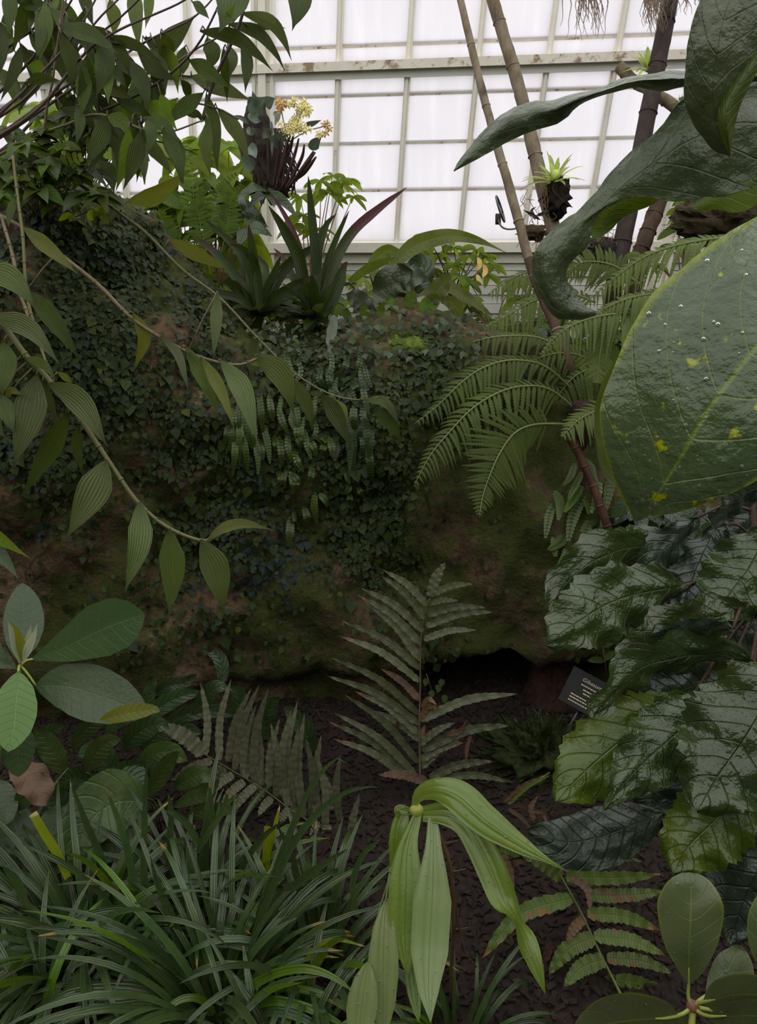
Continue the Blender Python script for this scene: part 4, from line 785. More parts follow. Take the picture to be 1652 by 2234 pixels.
oval([[(1480, 2215, .91), (1462, 2190, .89), (1420, 2172, .87), (1370, 2165, .86), (1310, 2178, .85), (1268, 2212, .85), (1250, 2250, .85), (1262, 2290, .86)], [(1480, 2220, .91), (1455, 2222, .895), (1410, 2224, .88), (1370, 2228, .87), (1315, 2238, .86), (1285, 2255, .855), (1265, 2275, .855), (1262, 2290, .86)], [(1480, 2225, .91), (1460, 2260, .90), (1420, 2290, .89), (1370, 2310, .88), (1320, 2320, .87), (1290, 2315, .865), (1270, 2305, .86), (1262, 2290, .86)]], [(1490, 2212, .915), (1455, 2221, .893), (1430, 2222, .884)])
oval([[(1535, 2180, .91), (1548, 2150, .89), (1580, 2130, .87), (1640, 2125, .85), (1720, 2150, .84), (1760, 2200, .84)], [(1535, 2186, .91), (1560, 2180, .89), (1600, 2170, .87), (1650, 2170, .855), (1710, 2180, .845), (1760, 2204, .84)], [(1535, 2190, .91), (1570, 2215, .90), (1610, 2235, .89), (1660, 2245, .87), (1720, 2240, .85), (1760, 2208, .84)]], [(1524, 2188, .915), (1540, 2185, .903), (1562, 2180, .89)])
oval([[(1545, 2215, .90), (1580, 2190, .87), (1640, 2180, .84), (1720, 2190, .82), (1800, 2240, .82)], [(1545, 2219, .90), (1600, 2216, .87), (1650, 2215, .845), (1720, 2225, .83), (1800, 2246, .82)], [(1545, 2223, .90), (1590, 2260, .88), (1640, 2290, .86), (1720, 2300, .84), (1800, 2250, .82)]], [(1528, 2210, .91), (1550, 2217, .893), (1585, 2216, .877)])
oval([[(1540, 2170, .94), (1545, 2130, .95), (1565, 2085, .96), (1600, 2063, .97), (1612, 2062, .97)], [(1560, 2160, .94), (1580, 2130, .95), (1598, 2095, .96), (1612, 2072, .97), (1614, 2062, .97)], [(1600, 2165, .94), (1640, 2160, .95), (1645, 2120, .96), (1632, 2080, .97), (1616, 2062, .97)]], [(1530, 2180, .93), (1560, 2160, .94), (1575, 2140, .945)])
oval([[(1720, 2160, .86), (1660, 2110, .86), (1635, 2060, .86), (1632, 2000, .86), (1655, 1950, .86), (1690, 1930, .86)], [(1724, 2150, .86), (1690, 2110, .85), (1680, 2060, .85), (1682, 2000, .85), (1690, 1960, .855), (1694, 1930, .86)], [(1728, 2150, .86), (1730, 2110, .86), (1735, 2060, .86), (1735, 2000, .86), (1720, 1950, .86), (1698, 1930, .86)]], [(1600, 2210, .91), (1720, 2190, .88), (1724, 2150, .86)])
oval([[(1500, 2215, .92), (1480, 2200, .925), (1478, 2230, .93), (1500, 2260, .93)], [(1505, 2220, .92), (1495, 2220, .925), (1495, 2240, .93), (1503, 2262, .93)], [(1510, 2225, .92), (1512, 2235, .925), (1512, 2250, .93), (1506, 2262, .93)]], [(1508, 2205, .92), (1504, 2220, .92)], 10)

# ------------------------------------------------------------------ grey-green leafy plant, left edge
rl = thing('grey_leaf_shrub', 'shrub with matt grey-green paddle leaves and pale bud at the left edge', 'shrub', tuple(ground(-60, 2000)))
lh = P(45, 1452, 1.42); mb = MB(); mb.tube(cr([np.array(rl.location), P(-10, 1700, 1.5), lh], 14), [.006, .004], 8); build('stem', mb, M['rachis_g'], rl)
def paddle(pts, w_, d0, d1, mat='rhodo_left', prof='obov', **k):
    px_leaf(rl, pts, w_, d0, d1, M[mat], prof, 24, roll=k.pop('roll', 0), fold=.1, cols=9, **k)
    if mat == 'olive_under' and w_ > 30: return
    mb = MB(); a = P(*pts[0], d0); mb.tube(cr([lh, (lh+a)/2+np.array([0, 0, .004]), a], 7), .0022, 6); build('leaf_stalk', mb, M['petiole' if mat != 'bud' else 'rachis_g'], rl)
paddle([(72, 1438), (150, 1408), (235, 1368), (315, 1340)], 118, 1.42, 1.36)
paddle([(78, 1496), (150, 1498), (230, 1522), (322, 1556)], 118, 1.42, 1.38, prof='ell')
paddle([(215, 1574), (270, 1557), (330, 1548), (349, 1552)], 36, 1.375, 1.37, 'olive_under', prof='ell')
paddle([(40, 1466), (36, 1520), (30, 1580), (18, 1640)], 88, 1.4, 1.34, 'rhodo_left_hi', prof='ell')
paddle([(40, 1440), (50, 1390), (52, 1330), (48, 1272)], 82, 1.46, 1.52, prof='ell')
paddle([(20, 1560), (36, 1620), (40, 1660), (40, 1695)], 72, 1.5, 1.5, prof='ell')
paddle([(44, 1445), (36, 1410), (26, 1380), (14, 1349)], 22, 1.42, 1.4, 'bud', 'lance'); paddle([(48, 1445), (46, 1410), (38, 1380), (20, 1352)], 20, 1.42, 1.39, 'olive_under', 'lance')
paddle([(50, 1445), (62, 1412), (74, 1385), (82, 1358)], 20, 1.42, 1.4, 'bud', 'lance'); paddle([(48, 1445), (56, 1415), (63, 1385), (69, 1358)], 18, 1.42, 1.42, 'bud', 'lance')
paddle([(40, 1460), (20, 1450), (0, 1440), (-40, 1390)], 40, 1.42, 1.4)
paddle([(40, 1462), (24, 1440), (14, 1425), (10, 1410)], 8, 1.42, 1.42)
mb = MB(); sp = path([(-120, 1080), (-40, 1150), (20, 1190), (66, 1218)], 1.55, 1.5, 14)
ll = thing('cane', 'bright narrow leaf pair poking in at the left edge', 'leaf', tuple(sp[0])); mb.tube(cr([foot(-1.6, 1.1), foot(-1.5, 1.15)+np.array([0, 0, .5]), sp[0]], 10), .003, 6); build('stem', mb, M['cane'], ll)
px_leaf(ll, [(-120, 1120), (-20, 1165), (66, 1218)], 40, 1.5, 1.48, M['bright'], 'lance'); px_leaf(ll, [(-60, 1170), (0, 1210), (42, 1265)], 34, 1.52, 1.52, M['rhodo_left'], 'lance')

# ------------------------------------------------------------------ lily
ly = thing('lily', 'bright glossy plant with long drooping strap leaves at bottom centre', 'plant', tuple(ground(985, 2200)))
node = P(908, 1768, 1.30); LB, LP = M['lily'], M['lily_pale']
mb = MB(); sp = np.vstack([cr([node, P(945, 1800, 1.3), P(975, 1860, 1.31), P(988, 1930, 1.33), P(990, 2010, 1.36), P(985, 2120, 1.45)], 30), cr([P(985, 2120, 1.45), np.array(ly.location)], 6)[1:]]); mb.tube(sp, [.0045, .0032, .0035, .004], 7)
for i in (8, 14, 19, 24): mb.tube(cr([sp[i], sp[i]+np.array([.012, -.004, .006]), sp[i]+np.array([.024, -.008, .016])], 5), [.002, .0008], 5)
mb.tube(cr([sp[20], P(1010, 2060, 1.38), P(1040, 2110, 1.42)], 8), [.002, .0012], 5)
build('stem', mb, M['twig'], ly)
mb = MB(); mb.blob(P(910, 1768, 1.295), .011, 2, .2, 3, 12, 8, (1.2, 1, 1)); build('node', mb, M['petiole'], ly)
def lleaf(pts, w_, d0, d1, mat=LB, prof='lily', roll=0, **k):
    o = px_leaf(ly, pts, w_, d0, d1, mat, prof, 36, roll=roll, cols=9, fold=k.pop('fold', .2), **k); md = MB()
    for _ in range(16): md.blob(np.array(o.data.vertices[R.randrange(40, 300)].co)+np.array(ly.location)+np.array([0, -.0008, .0008]), R.uniform(.0008, .0019), 1, .2, 3, 8, 5)
    build('water_drops', md, M['water'], ly, kind='stuff')
lleaf([(900, 1768), (915, 1735), (950, 1722), (1000, 1738), (1060, 1790), (1140, 1845), (1240, 1902)], 72, 1.3, 1.16, LB, fold=-.12, prof='lance')
lleaf([(922, 1775), (975, 1775), (1020, 1802), (1065, 1880), (1100, 1965), (1128, 2010), (1160, 2080), (1190, 2168)], 66, 1.29, 1.14, LB, prof='strap', roll=lambda t: 1.25*math.exp(-((t-.67)/.1)**2), fold=.1)
lleaf([(944, 1785), (946, 1850), (944, 1950), (938, 2060), (935, 2150), (940, 2232)], 84, 1.28, 1.15, LP)
lleaf([(912, 1775), (890, 1850), (886, 1940), (884, 2040), (890, 2130)], 76, 1.29, 1.2, LB, fold=.25)
lleaf([(884, 1766), (870, 1810), (868, 1870), (866, 1960)], 40, 1.31, 1.28, LB, 'strap')
lleaf([(842, 1965), (838, 2040), (836, 2130), (836, 2260)], 66, 1.24, 1.18, LP, 'ell'); lleaf([(804, 2098), (794, 2160), (786, 2230), (780, 2290)], 66, 1.2, 1.16, LP, 'ell')
lleaf([(890, 2010), (896, 2090), (905, 2170), (914, 2232)], 36, 1.27, 1.2, LB, 'strap')
lleaf([(900, 1772), (870, 1765), (868, 1785)], 20, 1.305, 1.3, LB, 'strap')
for a, b in (((884, 1766), (842, 1965)), ((868, 1860), (804, 2098)), ((886, 1900), (890, 2010))):
    mb = MB(); mb.tube(cr([P(*a, 1.32), P((a[0]+b[0])/2-6, (a[1]+b[1])/2, 1.3), P(*b, 1.24)], 8), .002, 5); build('leaf_stalk', mb, M['rachis_g'], ly)

# ------------------------------------------------------------------ lilyturf clumps
GRS, GRB, GRC = M['grass'], M['grass_bright'], M['grass_cut']
def blade3(root, p0, az, lean, L, wd, mat, n=12, name='blade'):
    d = np.array([math.cos(az), math.sin(az), 0]); pts = [p0]; el = math.pi/2-R.uniform(.05, .35); drop = lean/n
    for i in range(n):
        el -= drop*(.7+2.2*i/n)*.66; pts.append(pts[-1]+(d*math.cos(el)+np.array([0, 0, math.sin(el)]))*L/n)
        if pts[-1][2] < .012: pts[-1][2] = .012+.01*R.random()
    mb = MB(); mb.grid(leafgrid(np.array(pts), wd, 'blade', R.uniform(-.5, .5), fold=.25, cols=3, face=nrm(np.array([0, 0, 1])-d*.6+np.array([0, -.4, 0]))))
    build(name, mb, mat, root)
def clump_(label, x, y, n, L, wd, mat=GRS, spread=.07, lean=2.2):
    g = ground(x, y); t = thing('lilyturf', label, 'grass', (g[0], g[1], 0.0))
    for _ in range(n):
        a = R.uniform(0, 6.283); r_ = spread*math.sqrt(R.random())
        blade3(t, np.array([g[0]+r_*math.cos(a), g[1]+r_*math.sin(a), .004]), a+R.uniform(-.7, .7), R.uniform(.9, lean+.5), L*R.uniform(.6, 1.1), wd*R.uniform(.75, 1.2), mat if R.random() > .05 else GRB)
    return t
g1 = clump_('dense dark lilyturf tussock at bottom centre left with long arching blades', 480, 2235, 110, .46, .008)
g2 = clump_('dark lilyturf tussock near the left edge beside the cut yellow blade', 190, 2120, 95, .42, .008)
clump_('lilyturf tussock at the bottom left corner', 90, 2330, 60, .34, .008)
g4 = clump_('lilyturf tussock behind the others in front of the pale banded fern', 430, 2010, 75, .36, .0078)
g5 = clump_('lilyturf tussock beside the drooping lily leaves', 690, 2160, 85, .36, .0075)
clump_('lilyturf tussock cut off by the bottom edge left of the lily', 620, 2400, 45, .32, .008)
clump_('small lilyturf tussock right of the lily stem at the bottom', 1000, 2290, 45, .24, .005, lean=2.6)
clump_('lilyturf tussock at the left edge under the dark leaves', 20, 2000, 50, .34, .006)
def bl(root, pts, w_, d0, d1, mat=GRS, prof='blade', **k): px_leaf(root, pts, w_, d0, d1, mat, prof, 22, 'blade', fold=.22, **k)
bl(g1, [(318, 2120), (316, 2000), (314, 1850), (320, 1655)], 16, 1.66, 1.6); bl(g2, [(250, 1990), (222, 1875), (190, 1800), (157, 1713)], 17, 1.66, 1.6)
bl(g2, [(310, 2040), (296, 1950), (272, 1830), (230, 1716)], 17, 1.66, 1.6); bl(g1, [(520, 2180), (560, 2020), (620, 1850), (680, 1715), (735, 1655), (762, 1668)], 17, 1.6, 1.5)
bl(g1, [(510, 2170), (570, 2000), (640, 1840), (720, 1750), (780, 1720), (832, 1717)], 18, 1.58, 1.46); bl(g5, [(560, 2060), (600, 1975), (670, 1910), (758, 1852)], 21, 1.6, 1.45)
bl(g1, [(450, 2220), (420, 2110), (380, 2010), (345, 1930), (328, 1868)], 20, 1.6, 1.5); bl(g2, [(148, 1915), (122, 1858), (95, 1815), (71, 1774)], 19, 1.6, 1.55, GRC, 'cut')
bl(g4, [(580, 1960), (581, 1880), (585, 1802)], 18, 1.7, 1.66, GRC, 'cut'); bl(g4, [(588, 1860), (598, 1812), (611, 1756)], 11, 1.69, 1.66, GRC)
bl(g1, [(476, 2240), (520, 2175), (590, 2128), (660, 2113), (720, 2128), (775, 2165)], 21, 1.52, 1.4, GRB); bl(g1, [(486, 2240), (540, 2200), (600, 2183), (670, 2198), (730, 2225), (760, 2245)], 21, 1.5, 1.4, GRB)
bl(g1, [(474, 2240), (460, 2200), (430, 2178), (392, 2182), (360, 2210), (340, 2250)], 16, 1.5, 1.42, GRB); bl(g2, [(200, 2060), (120, 2036), (60, 2012), (-30, 2000)], 24, 1.55, 1.45)
bl(g2, [(350, 2010), (310, 1990), (265, 1982), (200, 1992), (138, 2018)], 15, 1.6, 1.52); bl(g1, [(390, 2150), (340, 2090), (290, 2076), (220, 2082), (140, 2120)], 17, 1.55, 1.46)
bl(g2, [(320, 2190), (240, 2150), (165, 2146), (110, 2154), (58, 2174)], 16, 1.55, 1.46); bl(g2, [(0, 2180), (20, 2130), (45, 2095), (78, 2080)], 18, 1.5, 1.45, GRB)
bl(g2, [(250, 1985), (190, 1920), (125, 1876), (46, 1840)], 15, 1.62, 1.55); bl(g2, [(285, 1990), (230, 1920), (190, 1880), (143, 1858)], 15, 1.62, 1.55, GRB)
bl(g4, [(466, 1880), (466, 1830), (462, 1770), (456, 1702)], 14, 1.75, 1.7); bl(g4, [(370, 1880), (372, 1820), (374, 1770), (366, 1726)], 15, 1.72, 1.68)
bl(g4, [(440, 1850), (410, 1800), (385, 1778), (358, 1768)], 17, 1.7, 1.66); bl(g4, [(430, 1860), (460, 1810), (485, 1770), (500, 1720)], 15, 1.7, 1.66)
bl(g4, [(500, 1950), (540, 1870), (580, 1820), (620, 1790)], 16, 1.66, 1.6); bl(g5, [(660, 1990), (650, 1920), (635, 1860), (605, 1800)], 16, 1.62, 1.58)
bl(g5, [(640, 2200), (680, 2120), (720, 2060), (760, 2045)], 22, 1.5, 1.42, GRB); bl(g5, [(660, 2100), (700, 2060), (740, 2050), (798, 2065)], 9, 1.5, 1.45, GRC)
bl(g5, [(780, 2000), (770, 1930), (790, 1870), (830, 1830)], 15, 1.5, 1.45); bl(g1, [(330, 2120), (280, 2070), (255, 2055), (236, 2050)], 15, 1.56, 1.5); bl(g2, [(60, 1990), (40, 1930), (20, 1905), (2, 1888)], 19, 1.6, 1.55)

# ------------------------------------------------------------------ understory leaves at left
def broad(label, pts, w_, d0, d1, mat='dark', prof='ell', roll=0.0, name='understory_plant', extra=(), foot_=None, **k):
    sp0 = P(*pts[0][:2], d0); b = np.array([sp0[0], sp0[1]+.06, 0.0]) if foot_ is None else foot_
    t = thing(name, label, 'plant', tuple(b)); mb = MB(); mb.tube(cr([b, (b+sp0)/2+np.array([0, .02, .02]), sp0], 8), .0022, 6); build('stem', mb, M['rachis_g'], t)
    px_leaf(t, pts, w_, d0, d1, M[mat], prof, 24, roll=roll, cols=9, fold=.15, wave=.06, **k)
    for e in extra: px_leaf(t, e[0], e[1], d0+e[2], d1+e[2], M[e[3] if len(e) > 3 else mat], prof, 22, roll=R.uniform(-.3, .3), cols=7, fold=.15, wave=.06)
    return t
broad('broad fresh green quilted leaf behind the lilyturf', [(315, 1748), (250, 1752), (190, 1800), (155, 1900)], 150, 1.85, 1.72, 'dark2', prof='ovate', extra=[([(310, 1770), (270, 1810), (230, 1860), (190, 1890)], 90, .03)])
broad('dark wavy leaf pair under the grey-green shrub', [(190, 1685), (205, 1650), (235, 1620), (264, 1612)], 46, 1.9, 1.86, 'dark2', extra=[([(240, 1680), (260, 1690), (290, 1700), (320, 1720)], 70, .0, 'dark'), ([(160, 1640), (180, 1600), (210, 1575), (240, 1560)], 40, .05), ([(140, 1690), (120, 1650), (95, 1610), (75, 1590)], 50, .06)])
broad('dark pointed leaves beside the brown dead leaf at left', [(38, 1770), (55, 1740), (75, 1712), (94, 1686)], 46, 1.75, 1.7, 'rhodo_left', extra=[([(-10, 1700), (5, 1740), (12, 1780), (10, 1800)], 60, .0, 'rhodo_left'), ([(10, 1760), (30, 1790), (40, 1830), (40, 1870)], 80, .02), ([(130, 1760), (115, 1790), (105, 1830), (100, 1860)], 60, .03), ([(0, 1790), (-5, 1830), (0, 1870), (10, 1890)], 60, .01), ([(80, 1800), (70, 1840), (60, 1870), (50, 1900)], 60, .05)])
broad('dark strap leaves along the foot of the rock behind the pale fern', [(300, 1600), (340, 1550), (390, 1520), (440, 1510)], 40, 2.2, 2.2, 'dark', extra=[([(330, 1600), (400, 1560), (450, 1550), (520, 1560)], 36, .0), ([(310, 1640), (350, 1600), (400, 1590), (440, 1600)], 44, -.05), ([(330, 1520), (370, 1495), (400, 1490), (430, 1470)], 30, .05), ([(300, 1560), (320, 1530), (330, 1500), (340, 1480)], 30, .02), ([(500, 1600), (520, 1550), (520, 1510), (500, 1500)], 40, .02), ([(680, 1650), (670, 1600), (640, 1560), (620, 1540)], 40, .05)])
broad('dense dark quilted foliage filling between the grey-green shrub and the pale fern', [(250, 1700), (230, 1660), (200, 1640), (170, 1650)], 56, 1.95, 1.92, 'dark', extra=[([(270, 1640), (300, 1600), (340, 1580), (370, 1590)], 50, .04), ([(300, 1680), (330, 1650), (370, 1640), (410, 1660)], 50, .0, 'dark2'), ([(210, 1720), (180, 1700), (150, 1700), (120, 1720)], 54, .0), ([(230, 1600), (260, 1570), (290, 1560), (320, 1570)], 40, .08), ([(120, 1670), (100, 1640), (110, 1600), (140, 1580)], 44, .06), ([(380, 1720), (410, 1700), (440, 1690), (470, 1700)], 44, .0, 'dark2'), ([(160, 1770), (130, 1750), (110, 1720), (100, 1700)], 50, -.05), ([(600, 1620), (580, 1580), (590, 1540), (610, 1520)], 44, .12), ([(420, 1560), (450, 1520), (470, 1500), (500, 1500)], 40, .15)])
broad('curved dark leaf against the brown rock foot', [(474, 1500), (486, 1470), (475, 1430), (436, 1412)], 30, 2.3, 2.32, 'dark')
broad('mid green toothed leaves among lilyturf beside the pale fern', [(320, 1740), (345, 1700), (370, 1660), (392, 1640)], 40, 1.85, 1.8, 'dark2', extra=[([(400, 1790), (440, 1770), (480, 1765), (520, 1770)], 34, .0), ([(380, 1760), (420, 1740), (450, 1730), (480, 1700)], 34, .02), ([(300, 1720), (330, 1690), (350, 1690), (370, 1700)], 50, .06, 'dark'), ([(250, 1740), (270, 1700), (280, 1680), (310, 1660)], 60, .08, 'dark')])
for lab, pts, w_ in (('brown papery dead leaf curled on the soil at left', [(22, 1668), (55, 1690), (80, 1720), (100, 1760)], 74), ('narrow brown dead leaf lying beside the pointed dark leaves', [(80, 1790), (84, 1750), (95, 1720), (130, 1745)], 20), ('small curled pale brown leaf under the paddle leaves', [(90, 1625), (105, 1630), (120, 1640)], 18), ('dry brown leaf scrap on mulch below the ladder fern', [(1188, 2098), (1196, 2080), (1203, 2058)], 18), ('crumpled brown leaf caught by the ladder fern midrib', [(1236, 2050), (1258, 2035), (1275, 2005)], 24), ('curled brown leaf standing beyond the lily arch', [(1100, 1985), (1112, 1930), (1108, 1880)], 15), ('dead brown leaf tuft under the quilted shrub', [(1410, 1740), (1425, 1765), (1440, 1790)], 24)):
    g = ground(*pts[0]); dd = 1.7 if w_ == 74 else proj(g)[2]-.03; t = thing('dead_leaf', lab, 'leaf', tuple(P(*pts[-1], dd-.02))); px_leaf(t, pts, w_, dd, dd-.02, M['dead'], 'ell', 16, 'blade', roll=.3, wave=.25, cols=7, fold=.3)
sd = thing('seedling', 'tiny seedling with five pale oval leaves beside the dark label', 'plant', tuple(ground(1325, 1500)))
mb = MB(); mb.tube(cr([np.array(sd.location), P(1322, 1452, 2.1), P(1315, 1405, 2.1)], 8), .0016, 5); build('stem', mb, M['twig'], sd)
for a, b in (((1320, 1443), (1282, 1441)), ((1320, 1441), (1345, 1420)), ((1317, 1412), (1343, 1398)), ((1316, 1412), (1290, 1410)), ((1315, 1406), (1318, 1390))): px_leaf(sd, [a, ((a[0]+b[0])/2, (a[1]+b[1])/2-3), b], 15, 2.1, 2.08, M['fern_small'], 'ell', 8, roll=.1)
sd2 = thing('seedling', 'tiny dark-leaved creeper sprig at the mouth of the rock hollow', 'plant', tuple(ground(945, 1560)))
mb = MB(); mb.tube(cr([np.array(sd2.location), P(940, 1500, 2.3), P(930, 1470, 2.3)], 8), .0014, 5); build('stem', mb, M['twig'], sd2)
for x, y in ((928, 1488), (940, 1515), (955, 1502), (968, 1525), (935, 1530), (962, 1490)): px_leaf(sd2, [(x, y-9), (x+2, y), (x-1, y+10)], 15, 2.3, 2.29, M['fig2'], 'ovate', 7)
mt = thing('moss_mound', 'low mound of dark feathery moss at the tree fern foot', 'moss', tuple(ground(1180, 1640)))
mb = MB(); g = ground(1190, 1650); mb.blob(g+np.array([0, .02, -.02]), .12, 5, .9, 9, 40, 22, (1.3, .9, .6)); build('cushion', mb, M['moss_dark'], mt)
mb = MB(); base = [np.array(v) for v in mb.v]
def tufts(mbx, src, n, L, wd, up=.5):
    c = np.mean(src, axis=0)
    for _ in range(n):
        p = src[R.randrange(len(src))]+np.array([R.uniform(-.01, .01) for _ in range(3)]); d = nrm(nrm(p-c)+np.array([R.uniform(-.6, .6), R.uniform(-.6, .6), R.uniform(0, up)])); s = nrm(np.cross(d, (R.uniform(-1, 1), R.uniform(-1, 1), R.uniform(-1, 1))))*wd
        mbx.poly([p-s, p+s, p+d*L*R.uniform(.5, 1.2)])
src = [np.array(v.co)+np.array(mt.location) for v in mt.children[0].data.vertices]
mb = MB(); tufts(mb, src, 2600, .028, .003); build('fronds', mb, M['fern_dark'], mt, smooth=False, kind='stuff')
h = on_rock(885, 752, -.02)[0]; mc = thing('moss_cushion', 'bright green moss cushion on top of the rock ridge', 'moss', tuple(h))
mb = MB(); mb.blob(h, .055, 9, .3, 5, 28, 16, (1.5, .9, .62)); mb.blob(h+np.array([-.05, .01, -.006]), .035, 4, .3, 5, 20, 12, (1.2, .9, .6)); src = [np.array(v) for v in mb.v]; build('cushion', mb, M['moss'], mc)
mb = MB(); tufts(mb, src, 3000, .008, .0012, 1); build('moss_tips', mb, M['moss'], mc, smooth=False, kind='stuff')

# ------------------------------------------------------------------ bromeliads and strap ferns on the ridge
t4 = lambda L: [(380+L[i]/3.177, 350+L[i+1]/3.177) for i in range(0, len(L), 2)]
def rosette(name, label, base, d, leaves, extra, Lpx, wpx, mat, cat='bromeliad', dm=None):
    b = P(*base, d); t = thing(name, label, cat, tuple(b))
    for q in leaves: px_leaf(t, q[0], q[1], d+R.uniform(-.03, .03), d+R.uniform(-.12, .12), M[q[2]] if len(q) > 2 else mat, 'blade', 18, fold=.3, wave=.03)
    for i in range(extra):
        a = R.uniform(0, 6.28); el = R.uniform(.15, 1.25); L = Lpx*d/FPX*R.uniform(.6, 1.05); dv = np.array([math.cos(a)*math.cos(el), math.sin(a)*math.cos(el), math.sin(el)])
        pts = [b+dv*L*s_+np.array([0, 0, -.35*L*s_*s_*math.cos(el)]) for s_ in np.linspace(0, 1, 12)]; mb = MB()
        mb.grid(leafgrid(np.array(pts), wpx*.5*d/FPX, 'blade', R.uniform(-.3, .3), fold=.35, cols=5, face=nrm(np.array([0, 0, 1.2])-dv*.6+np.array([0, -.2, 0])))); build('leaf', mb, mat, t)
    return t
BR, RD = M['brom'], M['brom_red']
rosette('bromeliad', 'dark green bromeliad rosette, left one on the ridge above the fern curtain', (562, 690), 2.5, [(t4((575, 1080, 510, 900, 460, 650, 215, 408)), 20), (t4((580, 1060, 560, 800, 540, 620, 515, 445)), 24), (t4((600, 1040, 640, 900, 690, 790, 740, 660)), 18), (t4((600, 1080, 690, 860, 820, 700, 1025, 565)), 27), (t4((560, 1050, 440, 830, 300, 660, 158, 535)), 24), (t4((560, 1060, 450, 960, 300, 925, 130, 925)), 20), (t4((560, 1090, 400, 1010, 220, 1000, 45, 985)), 22), (t4((570, 1060, 450, 900, 380, 850, 320, 830)), 26), (t4((590, 1040, 640, 780, 600, 690, 560, 645)), 18), (t4((600, 1080, 540, 1180, 420, 1190, 335, 1185)), 26), (t4((600, 1050, 560, 720, 460, 600, 380, 580)), 22), (t4((600, 1060, 720, 940, 850, 860, 960, 800)), 24), (t4((600, 1080, 760, 1000, 900, 880, 1000, 855)), 18), (t4((590, 1080, 480, 1000, 360, 1080, 150, 1080)), 20)], 22, 130, 24, BR)
rosette('bromeliad', 'bromeliad rosette with long red tipped leaf, right one on the ridge', (690, 700), 2.52, [(t4((985, 1100, 980, 700, 950, 350, 930, 108)), 22), (t4((930, 1060, 870, 700, 760, 470, 655, 315)), 28), (t4((950, 1080, 880, 640, 780, 400, 650, 195)), 14, RD and 'brom_red'), (t4((980, 1060, 1000, 620, 1060, 440, 1125, 372)), 22), (t4((990, 1080, 1050, 740, 1140, 500, 1215, 345)), 16), (t4((1000, 1090, 1110, 720, 1230, 500, 1420, 330, 1612, 188)), 24, 'brom_red'), (t4((980, 1100, 900, 960, 1010, 880, 1270, 850)), 16), (t4((970, 1110, 860, 1060, 790, 1010, 770, 1000)), 20), (t4((1000, 1120, 1060, 1000, 1100, 900, 1110, 780)), 30), (t4((980, 1100, 820, 800, 740, 660, 690, 610)), 18, 'brom_red'), (t4((980, 1120, 900, 1160, 800, 1150, 760, 1130)), 22), (t4((1000, 1130, 900, 1210, 850, 1260, 800, 1300)), 20), (t4((1010, 1130, 980, 1220, 930, 1280, 900, 1330)), 20), (t4((1020, 1100, 1120, 900, 1170, 750, 1200, 700)), 30)], 24, 130, 24, BR)
sf = thing('strap_fern', 'strap fern with one long arching olive leaf on the ridge', 'fern', tuple(P(840, 690, 2.6)))
def sleaf(t, pts, w_, d, mat='strap', **k): px_leaf(t, pts, w_, d, d+R.uniform(-.08, .04), M[mat], k.pop('prof', 'strap'), 24, fold=k.pop('fold', .15), wave=k.pop('wave', .1), cols=7, **k)
sleaf(sf, [(838, 612), (862, 575), (910, 534), (980, 515), (1045, 525), (1108, 553)], 38, 2.55, prof='lance', roll=.1)
sleaf(sf, [(762, 615), (800, 588), (830, 574), (864, 561)], 20, 2.5, 'mid'); sleaf(sf, [(808, 600), (820, 570), (845, 548), (882, 553)], 32, 2.6)
sleaf(sf, [(808, 700), (850, 640), (900, 618), (960, 615)], 28, 2.7, 'strap'); sleaf(sf, [(880, 650), (960, 622), (1020, 650), (1075, 690)], 28, 2.7)
mb = MB()
for a in ((838, 612), (808, 600), (762, 615)): mb.tube(cr([P(840, 700, 2.6), P((a[0]+835)/2, a[1]+45, 2.58), P(*a, 2.55)], 8), .0035, 5)
build('rusty_stalks', mb, M['orange_stem'], sf)
cf = thing('crinkled_fern', 'dark grey crinkled leaves on the ridge beside the strap fern', 'fern', tuple(P(865, 700, 2.45)))
for p, w_, m_ in (([(870, 690), (850, 650), (862, 610), (900, 590)], 80, 'big_dark'), ([(890, 690), (870, 640), (890, 610), (932, 605)], 60, 'strap_grey'), ([(800, 690), (790, 660), (770, 645), (755, 640)], 40, 'strap_grey'), ([(870, 700), (830, 680), (800, 660), (778, 655)], 34, 'big_dark'), ([(910, 640), (925, 600), (920, 575), (885, 580)], 46, 'dark'), ([(770, 680), (800, 668), (830, 690), (838, 720)], 40, 'big_dark')): sleaf(cf, p, w_, 2.5, m_, prof='ell', wave=.3)
rf = thing('round_leaf_creeper', 'round green coin-like leaves on the ridge above the moss cushion', 'creeper', tuple(P(905, 700, 2.42)))
for p, w_, m_ in (([(940, 668), (952, 640), (970, 615), (984, 600)], 42, 'strap'), ([(897, 678), (895, 660), (900, 645), (908, 638)], 30, 'mid'), ([(850, 672), (852, 662), (848, 655), (842, 655)], 22, 'mid'), ([(840, 700), (835, 685), (840, 675), (855, 670)], 32, 'mid'), ([(800, 702), (798, 690), (795, 675), (798, 665)], 24, 'mid'), ([(925, 690), (930, 670), (945, 655), (930, 645)], 36, 'mid'), ([(960, 655), (985, 660), (1000, 680), (990, 690)], 30, 'strap')): sleaf(rf, p, w_, 2.42, m_, prof='ell')
mb = MB()
for a in ((940, 668), (897, 678), (850, 672), (840, 700), (925, 690), (960, 655)): mb.tube(cr([P(905, 712, 2.42), P((a[0]+905)/2, a[1]+18, 2.42), P(*a, 2.42)], 6), .0025, 5)
build('stem', mb, M['bark_dark'], rf)
hs_ = thing('hanging_strap', 'grey-green torn strap leaves hanging over the ridge edge', 'fern', tuple(P(800, 705, 2.42)))
